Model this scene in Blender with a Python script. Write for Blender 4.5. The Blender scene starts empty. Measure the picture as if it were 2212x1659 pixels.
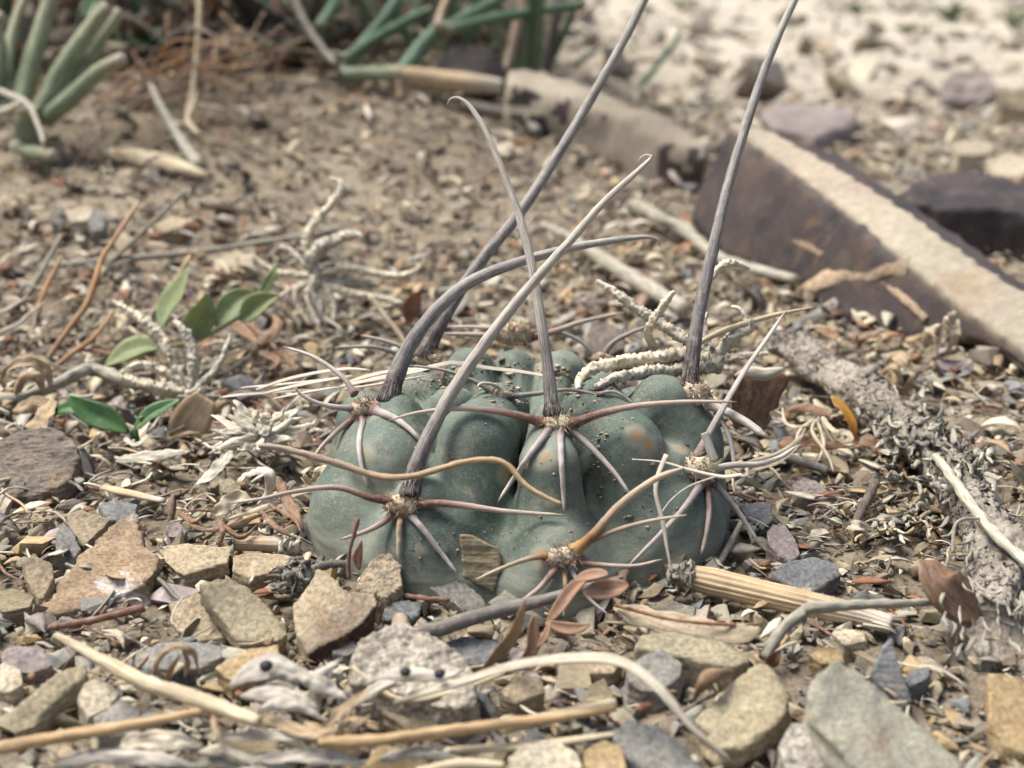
import bpy, bmesh, math, random
import numpy as np
from mathutils import Vector, noise as mnoise

rnd = random.Random(11)
nrg = np.random.default_rng(11)
R = math.radians
sc = bpy.context.scene
COL = sc.collection

# ------------------------------------------------------------------ camera, sky, sun, exposure
CAM_H, PITCH, HFOV = 0.10, R(20), R(45)
T = math.tan(HFOV / 2)
cd = bpy.data.cameras.new('camera')
cam = bpy.data.objects.new('camera', cd)
COL.objects.link(cam)
cam.location = (0, 0, CAM_H)
cam.rotation_euler = (R(90) - PITCH, 0, 0)
cd.sensor_width = 36.0
cd.lens = 18.0 / T
cd.clip_start, cd.clip_end = 0.005, 300.0
cd.dof.use_dof = True
cd.dof.focus_distance = 0.210
cd.dof.aperture_fstop = 19.0
sc.camera = cam

SUN_EL, SUN_AZ = R(64), R(-68)          # azimuth from +Y towards +X
world = bpy.data.worlds.new('World')
sc.world = world
world.use_nodes = True
wn = world.node_tree
sky = wn.nodes.new('ShaderNodeTexSky')
sky.sky_type = 'NISHITA'
sky.sun_disc = False
sky.sun_elevation = SUN_EL
sky.sun_rotation = SUN_AZ
sky.air_density, sky.dust_density, sky.ozone_density = 0.9, 5.0, 0.6
wn.links.new(sky.outputs[0], wn.nodes['Background'].inputs[0])
wn.nodes['Background'].inputs[1].default_value = 0.055
sd = bpy.data.lights.new('sun', 'SUN')
sd.energy = 1.9
sd.angle = R(28)
sd.color = (1.0, 0.98, 0.945)
sun = bpy.data.objects.new('sun', sd)
COL.objects.link(sun)
sdir = Vector((math.sin(SUN_AZ) * math.cos(SUN_EL), math.cos(SUN_AZ) * math.cos(SUN_EL), math.sin(SUN_EL)))
sun.rotation_euler = sdir.to_track_quat('Z', 'Y').to_euler()
sun.location = (0, 0, 2)
sc.view_settings.view_transform = 'Standard'
sc.view_settings.look = 'None'
sc.view_settings.gamma = 1.0
sc.view_settings.exposure = 1.6
sc.render.engine = 'CYCLES'
sc.cycles.use_denoising = True
sc.cycles.max_bounces = 4
sc.cycles.diffuse_bounces = 2
sc.cycles.adaptive_threshold = 0.03

# ------------------------------------------------------------------ geometry helpers
CP, SP = math.cos(PITCH), math.sin(PITCH)


def ray(px, py):
    """photo position (2212 px wide frame) -> direction with unit view depth"""
    tx = (px - 1106.0) / 1106.0 * T
    ty = (829.5 - py) / 1106.0 * T
    return Vector((tx, CP + ty * SP, -SP + ty * CP))


ORI = Vector((0, 0, CAM_H))


def PK(px, py, k):
    return ORI + ray(px, py) * k


def PY(px, py, y):
    d = ray(px, py)
    return ORI + d * (y / d.y)


def sst(x):
    x = min(1.0, max(0.0, x))
    return x * x * (3 - 2 * x)


def terrain(x, y):
    z = 0.050 * sst((y - 0.26) / 0.42) * sst((0.16 - x) / 0.30)
    z += 0.10 * sst((y - 0.7) / 2.2) * sst((0.10 - x) / 0.8)
    z += 0.35 * sst((y - 2.2) / 14.0)
    z -= 0.004 * sst((0.16 - y) / 0.1)
    z += 0.004 * sst((abs(x) - 0.05) / 0.1) * mnoise.noise((x * 14, y * 14, 3.1))
    z += 0.0014 * mnoise.noise((x * 55, y * 55, 1.7))
    z += 0.013 * math.exp(-(((x - 0.155) / 0.05) ** 2 + ((y - 0.285) / 0.03) ** 2))
    if y > 0.6:
        z += 0.012 * min(1.5, (y - 0.6)) * mnoise.noise((x * 4, y * 4, 7.7))
    return z


def PG(px, py, dz=0.0):
    """photo position -> point dz above the ground it shows"""
    d = ray(px, py)
    k, kp = 0.09, 0.09
    while k < 40:
        p = ORI + d * k
        if p.z <= terrain(p.x, p.y) + dz:
            break
        kp = k
        k *= 1.012
    for _ in range(14):
        m = 0.5 * (k + kp)
        p = ORI + d * m
        if p.z <= terrain(p.x, p.y) + dz:
            k = m
        else:
            kp = m
    return ORI + d * k


def depth_of(p):
    q = p - ORI
    return q.y * CP - q.z * SP


def mpp(k):
    """metres per photo pixel at view depth k"""
    return k * 2 * T / 2212.0


def catmull(P, m):
    """resample a list of Vectors/tuples to m points along a Catmull-Rom curve"""
    P = np.array([list(p) for p in P], float)
    n = len(P)
    if n == 2:
        u = np.linspace(0, 1, m)[:, None]
        return P[0] * (1 - u) + P[1] * u
    Q = np.vstack([2 * P[0] - P[1], P, 2 * P[-1] - P[-2]])
    seg = np.linalg.norm(np.diff(P[:, :3], axis=0), axis=1)
    cum = np.concatenate([[0], np.cumsum(seg)])
    s = np.linspace(0, cum[-1], m)
    out = []
    for v in s:
        i = min(n - 2, int(np.searchsorted(cum, v, 'right') - 1))
        u = (v - cum[i]) / max(1e-12, seg[i])
        p0, p1, p2, p3 = Q[i], Q[i + 1], Q[i + 2], Q[i + 3]
        out.append(0.5 * (2 * p1 + (p2 - p0) * u + (2 * p0 - 5 * p1 + 4 * p2 - p3) * u * u
                          + (3 * p1 - p0 - 3 * p2 + p3) * u ** 3))
    return np.array(out)


class MB:
    """collects geometry of ONE mesh: positions, faces, t (0..1 along), tc (cos, sin, length cm), col"""

    def __init__(s):
        s.v, s.f, s.t, s.tc, s.col = [], [], [], [], []

    def tube(s, pts, rad, n=8, m=None, jit=0.0, flat=1.0, spike=0.0, seed=0, wob=0.0, up=(0, 0, 1), ridges=0, point=True):
        rg = random.Random(seed)
        P = [Vector(p) for p in pts]
        if m is None:
            m = max(6, 5 * len(P))
        RR = rad if isinstance(rad, (list, tuple)) else [rad, rad]
        C = catmull(P, m)
        rs = np.interp(np.linspace(0, 1, m), np.linspace(0, 1, len(RR)), RR)
        b = len(s.v)
        nrm = None
        L = 0.0
        rmean = float(np.mean(rs))
        for i in range(m):
            c = Vector(C[i])
            tg = Vector(C[min(m - 1, i + 1)] - C[max(0, i - 1)]).normalized()
            if nrm is None:
                nrm = Vector(up)
                if abs(nrm.dot(tg)) > 0.9:
                    nrm = Vector((1, 0, 0))
            nrm = (nrm - tg * nrm.dot(tg)).normalized()
            bi = tg.cross(nrm)
            if i:
                L += (Vector(C[i]) - Vector(C[i - 1])).length
            if wob:
                c = c + nrm * mnoise.noise((L * 160, seed * 3.7, 0)) * wob * rmean + bi * mnoise.noise((L * 160, seed * 3.7, 9)) * wob * rmean
            for j in range(n):
                a = 2 * math.pi * j / n
                r = rs[i]
                if jit:
                    r *= 1 + jit * mnoise.noise((math.cos(a) * 1.6 + seed, math.sin(a) * 1.6, L / max(rmean, 1e-5) * 0.45))
                if ridges:
                    r *= 1 + 0.07 * math.cos(ridges * a)
                sh = Vector((0, 0, 0))
                if spike:
                    r *= 1 + spike * (rg.random() ** 2 - 0.15)
                    a += rg.uniform(-.5, .5) * 6.283 / n * .8
                    sh = tg * (rg.uniform(-.6, .6) * rmean * .35)
                s.v.append(c + sh + nrm * (math.cos(a) * r * flat) + bi * (math.sin(a) * r))
                s.t.append(i / (m - 1))
                s.tc.append((math.cos(a), math.sin(a), L * 100))
                s.col.append((1, 1, 1))
        for i in range(m - 1):
            for j in range(n):
                j2 = (j + 1) % n
                s.f.append((b + i * n + j, b + i * n + j2, b + (i + 1) * n + j2, b + (i + 1) * n + j))
        s.f.append(tuple(b + j for j in range(n - 1, -1, -1)))
        s.f.append(tuple(b + (m - 1) * n + j for j in range(n)))
        return s

    def leaf(s, spine, width, nrm=(0, 0, 1), prof=None, fold=0.0, curl=0.0, th=0.00018, nu=15, nv=7, seed=0, crink=0.0):
        """closed thin blade along a spine of points"""
        C = catmull([Vector(p) for p in spine], nu)
        b = len(s.v)
        N0 = Vector(nrm)
        prof = prof or [0.12, 0.7, 1.0, 0.85, 0.45, 0.03]
        w = np.interp(np.linspace(0, 1, nu), np.linspace(0, 1, len(prof)), prof) * width / 2
        L = 0.0
        for side in (0, 1):
            L = 0.0
            for i in range(nu):
                tg = Vector(C[min(nu - 1, i + 1)] - C[max(0, i - 1)]).normalized()
                n = (N0 - tg * N0.dot(tg)).normalized()
                bi = tg.cross(n)
                if i:
                    L += float(np.linalg.norm(C[i] - C[i - 1]))
                for j in range(nv):
                    u = 2 * j / (nv - 1) - 1
                    h = fold * abs(u) * w[i] + curl * u * u * w[i]
                    off = (th if side == 0 else -th) * (1 - u * u * 0.75) * (1 if 0 < i < nu - 1 else 0.3)
                    p = Vector(C[i]) + bi * (u * w[i]) + n * (h + off)
                    if crink:
                        q = p * (7.0 / max(width, 1e-4)) * 0.35
                        p = p + n * mnoise.noise(q + Vector((seed * 5.1, 0, 0))) * crink * width
                    s.v.append(p)
                    s.t.append(i / (nu - 1))
                    s.tc.append((u, 0.3 * side, L * 100))
                    s.col.append((1, 1, 1))
        o = nu * nv
        for i in range(nu - 1):
            for j in range(nv - 1):
                a = b + i * nv + j
                s.f.append((a, a + 1, a + nv + 1, a + nv))
                s.f.append((a + o, a + o + nv, a + o + nv + 1, a + o + 1))
            for j in (0, nv - 1):
                a = b + i * nv + j
                q = (a, a + nv, a + nv + o, a + o)
                s.f.append(q if j == 0 else q[::-1])
        for i in (0, nu - 1):
            for j in range(nv - 1):
                a = b + i * nv + j
                q = (a, a + o, a + o + 1, a + 1)
                s.f.append(q if i == 0 else q[::-1])
        return s

    def build(s, name, mat, parent=None, origin=None, smooth=True):
        V = np.array([list(v) for v in s.v], np.float32)
        if origin is None:
            if parent is not None:
                origin = Vector((0, 0, 0))
            else:
                lo, hi = V.min(0), V.max(0)
                origin = Vector(((lo[0] + hi[0]) / 2, (lo[1] + hi[1]) / 2, lo[2]))
        V = V - np.array(list(origin), np.float32)
        me = bpy.data.meshes.new(name)
        me.from_pydata(V.tolist(), [], s.f)
        a = me.attributes.new('t', 'FLOAT', 'POINT')
        a.data.foreach_set('value', np.array(s.t, np.float32))
        a = me.attributes.new('tc', 'FLOAT_VECTOR', 'POINT')
        a.data.foreach_set('vector', np.array(s.tc, np.float32).ravel())
        return link(name, me, mat, parent, origin, smooth)


ORG = {}


def link(name, me, mat, parent=None, origin=None, smooth=True):
    if smooth:
        me.polygons.foreach_set('use_smooth', np.ones(len(me.polygons), bool))
    if mat is not None:
        me.materials.append(mat)
    o = bpy.data.objects.new(name, me)
    COL.objects.link(o)
    if parent is not None:
        o.parent = parent
    elif origin is not None:
        o.location = origin
    return o


class Thing:
    """an Empty at the thing's base; parts are built in world coordinates and shifted"""

    def __init__(s, name, label, cat, base, group=None):
        s.o = bpy.data.objects.new(name, None)
        COL.objects.link(s.o)
        s.o.empty_display_size = 0.005
        s.o.location = base
        s.base = Vector(base)
        tag(s.o, label, cat, group)

    def part(s, mb, name, mat, under=None, smooth=True, label=None):
        o = mb.build(name, mat, None, s.base, smooth)
        o.location = (0, 0, 0)
        o.parent = under or s.o
        if label:
            o['label'] = label
        return o


def tag(o, label, cat, group=None, kind=None):
    o['label'] = label
    o['category'] = cat
    if group:
        o['group'] = group
    if kind:
        o['kind'] = kind
    return o


# ------------------------------------------------------------------ materials
class NT:
    def __init__(s, name, rough=0.8, spec=0.3):
        s.m = bpy.data.materials.new(name)
        s.m.use_nodes = True
        s.t = s.m.node_tree
        s.b = s.t.nodes['Principled BSDF']
        s.b.inputs['Roughness'].default_value = rough
        s.b.inputs['Specular IOR Level'].default_value = spec

    def n(s, typ, **kw):
        x = s.t.nodes.new(typ)
        for k, v in kw.items():
            setattr(x, k, v)
        return x

    def l(s, a, b):
        s.t.links.new(a, b)

    def coord(s, kind='Object', scale=(1, 1, 1)):
        if kind in ('tc', 't', 'col'):
            c = s.n('ShaderNodeAttribute', attribute_name=kind)
            out = c.outputs['Vector']
        else:
            out = s.n('ShaderNodeTexCoord').outputs[kind]
        mp = s.n('ShaderNodeMapping')
        mp.inputs['Scale'].default_value = scale
        s.l(out, mp.inputs['Vector'])
        oi = s.n('ShaderNodeObjectInfo')
        ad = s.n('ShaderNodeVectorMath', operation='ADD')
        sc_ = s.n('ShaderNodeMath', operation='MULTIPLY')
        sc_.inputs[1].default_value = 37.0
        s.l(oi.outputs['Random'], sc_.inputs[0])
        s.l(mp.outputs[0], ad.inputs[0])
        s.l(sc_.outputs[0], ad.inputs[1])
        return ad.outputs[0]

    def noise(s, vec, scale, detail=4, rough=0.6, dist=0.0):
        x = s.n('ShaderNodeTexNoise')
        x.inputs['Scale'].default_value = scale
        x.inputs['Detail'].default_value = detail
        x.inputs['Roughness'].default_value = rough
        x.inputs['Distortion'].default_value = dist
        if vec is not None:
            s.l(vec, x.inputs['Vector'])
        return x.outputs[0]

    def voro(s, vec, scale, feature='F1', out='Distance'):
        x = s.n('ShaderNodeTexVoronoi', feature=feature)
        x.inputs['Scale'].default_value = scale
        s.l(vec, x.inputs['Vector'])
        return x.outputs[out]

    def ramp(s, fac, stops):
        r = s.n('ShaderNodeValToRGB')
        e = r.color_ramp.elements
        while len(e) < len(stops):
            e.new(0.5)
        for i, (p, c) in enumerate(stops):
            e[i].position = p
            e[i].color = (*c, 1) if len(c) == 3 else c
        s.l(fac, r.inputs[0])
        return r.outputs[0]

    def step(s, fac, lo, hi):
        r = s.n('ShaderNodeMapRange')
        r.inputs[1].default_value, r.inputs[2].default_value = lo, hi
        s.l(fac, r.inputs[0])
        return r.outputs[0]

    def mix(s, fac, a, b, mode='MIX'):
        x = s.n('ShaderNodeMix', data_type='RGBA', blend_type=mode)
        for v, i in ((fac, 0), (a, 6), (b, 7)):
            if isinstance(v, (int, float)):
                x.inputs[i].default_value = v
            elif isinstance(v, tuple):
                x.inputs[i].default_value = (*v, 1)
            else:
                s.l(v, x.inputs[i])
        return x.outputs[2]

    def math(s, op, a, b):
        x = s.n('ShaderNodeMath', operation=op)
        for v, i in ((a, 0), (b, 1)):
            if isinstance(v, (int, float)):
                x.inputs[i].default_value = v
            else:
                s.l(v, x.inputs[i])
        return x.outputs[0]

    def bump(s, h, strength=0.4, dist=0.0005):
        b = s.n('ShaderNodeBump')
        b.inputs['Strength'].default_value = strength
        b.inputs['Distance'].default_value = dist
        s.l(h, b.inputs['Height'])
        s.l(b.outputs[0], s.b.inputs['Normal'])

    def col(s, c):
        if isinstance(c, tuple):
            s.b.inputs['Base Color'].default_value = (*c, 1)
        else:
            s.l(c, s.b.inputs['Base Color'])
        return s.m


def lerp3(a, b, u):
    return tuple(x * (1 - u) + y * u for x, y in zip(a, b))


def mul3(a, k):
    return tuple(min(0.95, x * k) for x in a)


def rock(name, c, c2=None, vein=None, scale=1.0, speck=0.7, strat=0.0, rough=0.88, bump=0.7, dust=0.4):
    s = NT(name, rough)
    c2 = c2 or mul3(c, 0.6)
    v = s.coord('Object', (1, 1, 1 + strat * 6))
    big = s.noise(v, 90 * scale, 5, 0.6, 0.4)
    fine = s.noise(v, 1400 * scale, 4, 0.7)
    colr = s.ramp(big, [(0.3, c2), (0.48, c), (0.62, mul3(c, 1.12)), (0.75, lerp3(c, c2, 0.5))])
    if vein:
        vn = s.noise(v, 45 * scale, 6, 0.65, 1.2)
        colr = s.mix(s.step(vn, 0.53, 0.64), colr, vein)
    tone = s.noise(v, 26 * scale, 3, 0.55, 0.6)
    colr = s.mix(0.6, colr, s.ramp(tone, [(0.32, (0.26, 0.25, 0.25)), (0.5, (0.5, 0.5, 0.5)), (0.68, (0.68, 0.66, 0.62))]), 'OVERLAY')
    stain = s.noise(v, 60 * scale, 5, 0.7, 1.5)
    colr = s.mix(s.math('MULTIPLY', s.step(stain, 0.57, 0.68), 0.45), colr, (0.22, 0.13, 0.06))
    sp = s.step(fine, 0.35, 0.75)
    colr = s.mix(speck, colr, s.ramp(sp, [(0.0, (0.18, 0.17, 0.16)), (0.5, (0.5, 0.5, 0.5)), (1.0, (0.86, 0.85, 0.82))]), 'OVERLAY')
    dn = s.noise(v, 260 * scale, 6, 0.7)
    colr = s.mix(s.math('MULTIPLY', s.step(dn, 0.52, 0.7), dust), colr, (0.345, 0.28, 0.195))
    h = s.math('ADD', s.math('MULTIPLY', fine, 0.5), s.noise(v, 380 * scale, 5, 0.65))
    s.bump(h, bump, 0.00028)
    return s.col(colr)


def fibre(name, stops, contrast=0.5, rough=0.75, along=0.35, around=2.4, bump=0.35, fine=(0.2, 0.2, 0.2), trans=0.0, spots=0.0, spec=0.3, dust=0.0, streak=0.0, streak_col=(0.56, 0.50, 0.42)):
    """dry stem, spine or blade: colour along t, streaks along the length"""
    s = NT(name, rough, spec)
    t = s.n('ShaderNodeAttribute', attribute_name='t')
    c = s.ramp(t.outputs['Fac'], stops)
    v = s.coord('tc', (around, around, along * 3))
    st = s.noise(v, 2.2, 6, 0.65)
    c = s.mix(contrast, c, s.ramp(st, [(0.28, (0.12, 0.11, 0.10)), (0.5, (0.5, 0.5, 0.5)), (0.72, (0.88, 0.87, 0.84))]), 'OVERLAY')
    v2 = s.coord('Object')
    bl = s.noise(v2, 300, 5, 0.7)
    c = s.mix(0.35, c, s.ramp(bl, [(0.3, (0.25, 0.24, 0.23)), (0.5, (0.5, 0.5, 0.5)), (0.7, (0.72, 0.72, 0.70))]), 'OVERLAY')
    if spots:
        c = s.mix(s.math('MULTIPLY', s.step(s.noise(v2, 900, 4, 0.7), 0.56, 0.66), spots), c, fine)
    if dust:
        c = s.mix(s.math('MULTIPLY', s.step(s.noise(v2, 700, 5, 0.75), 0.5, 0.66), dust), c, (0.46, 0.40, 0.32))
    if streak:
        c = s.mix(s.math('MULTIPLY', s.step(s.noise(v, 5.5, 4, 0.7), 0.52, 0.64), streak), c, streak_col)
    s.bump(s.math('ADD', st, s.math('MULTIPLY', s.noise(v2, 1600, 3, 0.7), 0.4)), bump, 0.00009)
    m = s.col(c)
    if trans:
        tr = s.n('ShaderNodeBsdfTranslucent')
        s.l(c, tr.inputs[0]) if not isinstance(c, tuple) else None
        mx = s.n('ShaderNodeMixShader')
        mx.inputs[0].default_value = trans
        out = s.t.nodes['Material Output']
        s.l(s.b.outputs[0], mx.inputs[1])
        s.l(tr.outputs[0], mx.inputs[2])
        s.l(mx.outputs[0], out.inputs[0])
    return m


def flat2(c, k=1.15):
    return [(0.0, mul3(c, 0.85)), (0.5, c), (1.0, mul3(c, k))]


TAN, OLIVE, GREY = (0.345, 0.283, 0.188), (0.292, 0.254, 0.170), (0.238, 0.232, 0.205)
SLATE, CREAM, OCHRE = (0.160, 0.166, 0.165), (0.45, 0.395, 0.295), (0.39, 0.29, 0.155)
BROWN, PINK, SAGE = (0.20, 0.155, 0.115), (0.26, 0.22, 0.208), (0.275, 0.264, 0.205)

M = {}
M['rock_tan'] = rock('stone tan', TAN, BROWN)
M['rock_olive'] = rock('stone olive', OLIVE, mul3(OLIVE, 0.62))
M['rock_grey'] = rock('stone grey', GREY, SLATE)
M['rock_slate'] = rock('stone slate', SLATE, mul3(SLATE, 0.7), dust=0.35)
M['rock_ochre'] = rock('stone ochre', OCHRE, mul3(OCHRE, 0.7))
M['rock_cream'] = rock('stone cream', CREAM, TAN)
M['rock_pink'] = rock('stone pink', PINK, mul3(PINK, 0.75))
M['rock_sage'] = rock('stone sage', SAGE, (0.16, 0.165, 0.14), strat=0.6)
M['rock_mottled'] = rock('stone mottled', (0.33, 0.24, 0.15), (0.15, 0.12, 0.09), vein=(0.60, 0.57, 0.52), strat=0.3, bump=0.8)
M['rock_wood'] = rock('stone striped', (0.30, 0.25, 0.155), (0.14, 0.125, 0.10), strat=1.0, bump=0.7)
M['rock_dark'] = rock('stone dark', (0.056, 0.044, 0.042), (0.026, 0.025, 0.028), vein=(0.082, 0.058, 0.050), scale=0.55, speck=0.35, dust=0.12, rough=0.7)
M['rock_top'] = rock('stone pale top', (0.33, 0.288, 0.218), (0.28, 0.225, 0.178), scale=0.25, strat=0.0, dust=0.3, bump=0.12, speck=0.3)
M['rock_vein'] = rock('stone seam', (0.33, 0.25, 0.17), (0.22, 0.17, 0.12), scale=0.5)
M['rock_redbrown'] = rock('stone redbrown', (0.11, 0.06, 0.044), (0.06, 0.035, 0.03))  # red-brown stone, its colour also darkened for the shade on that side
M['clod'] = rock('clod', (0.32, 0.295, 0.25), (0.16, 0.142, 0.118), speck=1.0, bump=1.0, scale=0.8, dust=0.1)
M['clod_tan'] = rock('clod tan', (0.33, 0.27, 0.19), (0.2, 0.16, 0.12), speck=0.8, bump=1.0, scale=0.8)
M['bark'] = rock('bark', (0.315, 0.285, 0.235), (0.13, 0.112, 0.09), speck=0.7, bump=1.0, scale=1.0, dust=0.35)
M['bark_dark'] = rock('bark dark', (0.165, 0.14, 0.112), (0.07, 0.058, 0.047), speck=0.7, bump=1.0, dust=0.3)


def chip_material(attr):
    """small stones: colour per stone (object colour or a per-piece attribute) broken up by grain and dust"""
    s = NT('stone chips ' + attr, 0.86)
    if attr == 'obj':
        base = s.n('ShaderNodeObjectInfo').outputs['Color']
    else:
        base = s.n('ShaderNodeAttribute', attribute_name='col').outputs['Color']
    v = s.coord('Object')
    big = s.noise(v, 240, 5, 0.65)
    fine = s.noise(v, 1800, 3, 0.7)
    c = s.mix(0.55, base, s.ramp(big, [(0.3, (0.2, 0.19, 0.18)), (0.5, (0.5, 0.5, 0.5)), (0.7, (0.76, 0.75, 0.72))]), 'OVERLAY')
    c = s.mix(0.5, c, s.ramp(fine, [(0.3, (0.3, 0.3, 0.3)), (0.5, (0.5, 0.5, 0.5)), (0.7, (0.74, 0.73, 0.70))]), 'OVERLAY')
    c = s.mix(s.math('MULTIPLY', s.step(s.noise(v, 420, 6, 0.7), 0.52, 0.68), 0.4), c, (0.345, 0.28, 0.195))
    s.bump(s.math('ADD', big, s.math('MULTIPLY', fine, 0.6)), 0.6, 0.00022)
    return s.col(c)


M['chip_obj'] = chip_material('obj')
M['chip_col'] = chip_material('col')


def soil_material():
    s = NT('soil', 0.95, 0.15)
    v = s.n('ShaderNodeTexCoord').outputs['Object']
    a = s.noise(v, 28, 8, 0.7)
    b = s.noise(v, 420, 6, 0.75)
    c = s.ramp(a, [(0.3, (0.145, 0.118, 0.084)), (0.5, (0.245, 0.202, 0.147)), (0.7, (0.33, 0.28, 0.207))])
    c = s.mix(0.8, c, s.ramp(b, [(0.3, (0.2, 0.19, 0.18)), (0.5, (0.5, 0.5, 0.5)), (0.7, (0.8, 0.79, 0.76))]), 'OVERLAY')
    c = s.mix(0.7, c, s.ramp(s.noise(v, 9, 5, 0.6), [(0.34, (0.28, 0.26, 0.24)), (0.5, (0.5, 0.5, 0.5)), (0.66, (0.7, 0.69, 0.67))]), 'OVERLAY')
    sx = s.n('ShaderNodeSeparateXYZ')
    s.l(v, sx.inputs[0])
    # pale stony wash away from the plants on the bank
    far = s.math('MULTIPLY', s.step(sx.outputs[1], 0.45, 1.1), s.step(sx.outputs[0], -0.05, 0.15))
    pale = s.ramp(s.noise(v, 14, 8, 0.75), [(0.32, (0.25, 0.22, 0.17)), (0.5, (0.42, 0.375, 0.30)), (0.68, (0.55, 0.50, 0.41))])
    c = s.mix(far, c, pale)
    s.bump(s.math('ADD', b, s.math('MULTIPLY', s.noise(v, 110, 6, 0.7), 1.5)), 0.9, 0.0012)
    return s.col(c)


M['soil'] = soil_material()

# ------------------------------------------------------------------ ground
def build_ground():
    nx, ny = 420, 460
    us = np.linspace(-7.6, 7.6, nx)
    vs = np.linspace(-5.0, 7.9, ny)
    X = 0.028 * np.sinh(us)
    Yc = 0.24 + 0.035 * np.sinh(vs)
    V = np.zeros((ny, nx, 3), np.float32)
    for j, y in enumerate(Yc):
        for i, x in enumerate(X):
            z = terrain(x, y)
            dist = math.hypot(x, y)
            if dist < 2.0:
                z += 0.0011 * mnoise.noise((x * 210, y * 210, 5.0)) * min(1.0, dist / 0.2)
            V[j, i] = (x, y, z - 0.0006)
    idx = np.arange(nx * ny).reshape(ny, nx)
    F = np.stack([idx[:-1, :-1], idx[:-1, 1:], idx[1:, 1:], idx[1:, :-1]], -1).reshape(-1, 4)
    me = bpy.data.meshes.new('ground')
    me.from_pydata(V.reshape(-1, 3).tolist(), [], F.tolist())
    o = link('ground', me, M['soil'])
    tag(o, 'dry brown soil strewn with stone chips', 'ground', kind='structure')
    return o


build_ground()

# ------------------------------------------------------------------ cactus
CC = Vector((0.0012, 0.2085, 0.0))
RB, HB = 0.0385, 0.0262


def dome_hit(px, py):
    d = ray(px, py)
    k = 0.12
    while k < 0.4:
        p = ORI + d * k
        q = p - CC
        if q.z < 0:
            return None
        if ((q.x ** 2 + q.y ** 2) / RB ** 2) ** 1.35 + (max(q.z, 0) / HB) ** 2.7 < 1:
            return p
        k += 0.0002
    return None


# photo position of each tubercle tip, tip radius, [photo position and radius half way down], foot radius, depth (world Y) of far ones
TUB = {
    'A1': ((1200, 918), .0034, ((1200, 1020), .0047), .0090, None), 'B': ((1066, 864), .0050, ((1000, 962), .0062), .0086, None),
    'C': ((1345, 880), .0058, ((1412, 975), .0066), .0088, None), 'A2': ((803, 893), .0046, ((772, 1000), .0070), .0095, None),
    'A3': ((872, 1088), .0044, ((866, 1170), .0066), .0085, None), 'A4': ((1502, 1018), .0050, ((1522, 1100), .0072), .0090, None),
    'A6': ((1490, 858), .0052, ((1556, 945), .0066), .0085, None), 'A5': ((1217, 1200), .0050, ((1222, 1265), .0064), .0080, None),
    'D': ((935, 852), .0050, None, .009, .213), 'E': ((1415, 852), .0050, None, .009, .215),
    'F': ((1000, 757), .0046, None, .009, .231), 'G': ((1112, 763), .0045, None, .009, .234),
    'H': ((1228, 762), .0048, None, .009, .232), 'I': ((742, 866), .0058, None, .010, .213),
    'L': ((735, 940), .0050, ((695, 1075), .0075), .0095, None),
    'J': ((880, 815), .0048, None, .009, .224), 'K': ((1330, 805), .0042, None, .009, .228),
}
cones = []
for key, ((px, py), r1, mid, r2, yy) in TUB.items():
    P = PY(px, py, yy) if yy else dome_hit(px, py)
    if P is None:
        P = PY(px, py, 0.2)

    def hdir(p):
        w = Vector((p.x - CC.x, p.y - CC.y, 0))
        return w.normalized() if w.length > 1e-6 else Vector((0, -1, 0))
    uh = hdir(P)
    inward = (Vector((uh.x, uh.y, 0.9)).normalized() if yy or key == 'B' else Vector((uh.x, uh.y, 0.35)).normalized())
    a = P - inward * r1
    if mid:
        Q = dome_hit(*mid[0]) or PY(*mid[0], 0.2)
        uh = hdir(Q)
        mq = Q - Vector((uh.x, uh.y, 0.3)).normalized() * mid[1]
        cones.append((np.array(a), np.array(mq), r1, mid[1]))
        a, r1 = mq, mid[1]
    bq = CC + uh * (RB - r2 * 0.95) + Vector((0, 0, -0.005))
    cones.append((np.array(a), np.array(bq), r1, r2))


def sdf(P):
    """smooth union of round cones and a core, P (n,3); creases are sharper near the top"""
    q = P - np.array(CC)
    k = 0.0027 - 0.0020 * np.clip((q[:, 2] - 0.004) / 0.010, 0, 1)
    core_r = np.array((0.0262, 0.0262, 0.0158))
    d0 = np.linalg.norm(q / core_r, axis=1)
    acc = np.exp(-np.clip(((d0 - 1) * 0.0165) / k, -60, 60))
    for a, b, r1, r2 in cones:
        ab = b - a
        h = np.clip(((P - a) @ ab) / (ab @ ab), 0, 1)
        d = np.linalg.norm(P - a - h[:, None] * ab, axis=1) - (r1 + (r2 - r1) * h)
        acc += np.exp(-np.clip(d / k, -60, 60))
    return -k * np.log(acc)


def body_hit(px, py):
    d = ray(px, py)
    ks = np.arange(0.13, 0.30, 0.0004)
    P = np.array(ORI)[None] + ks[:, None] * np.array(d)[None]
    s = sdf(P)
    i = np.argmax(s < 0)
    return None if s[i] >= 0 else float(ks[i])


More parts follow.
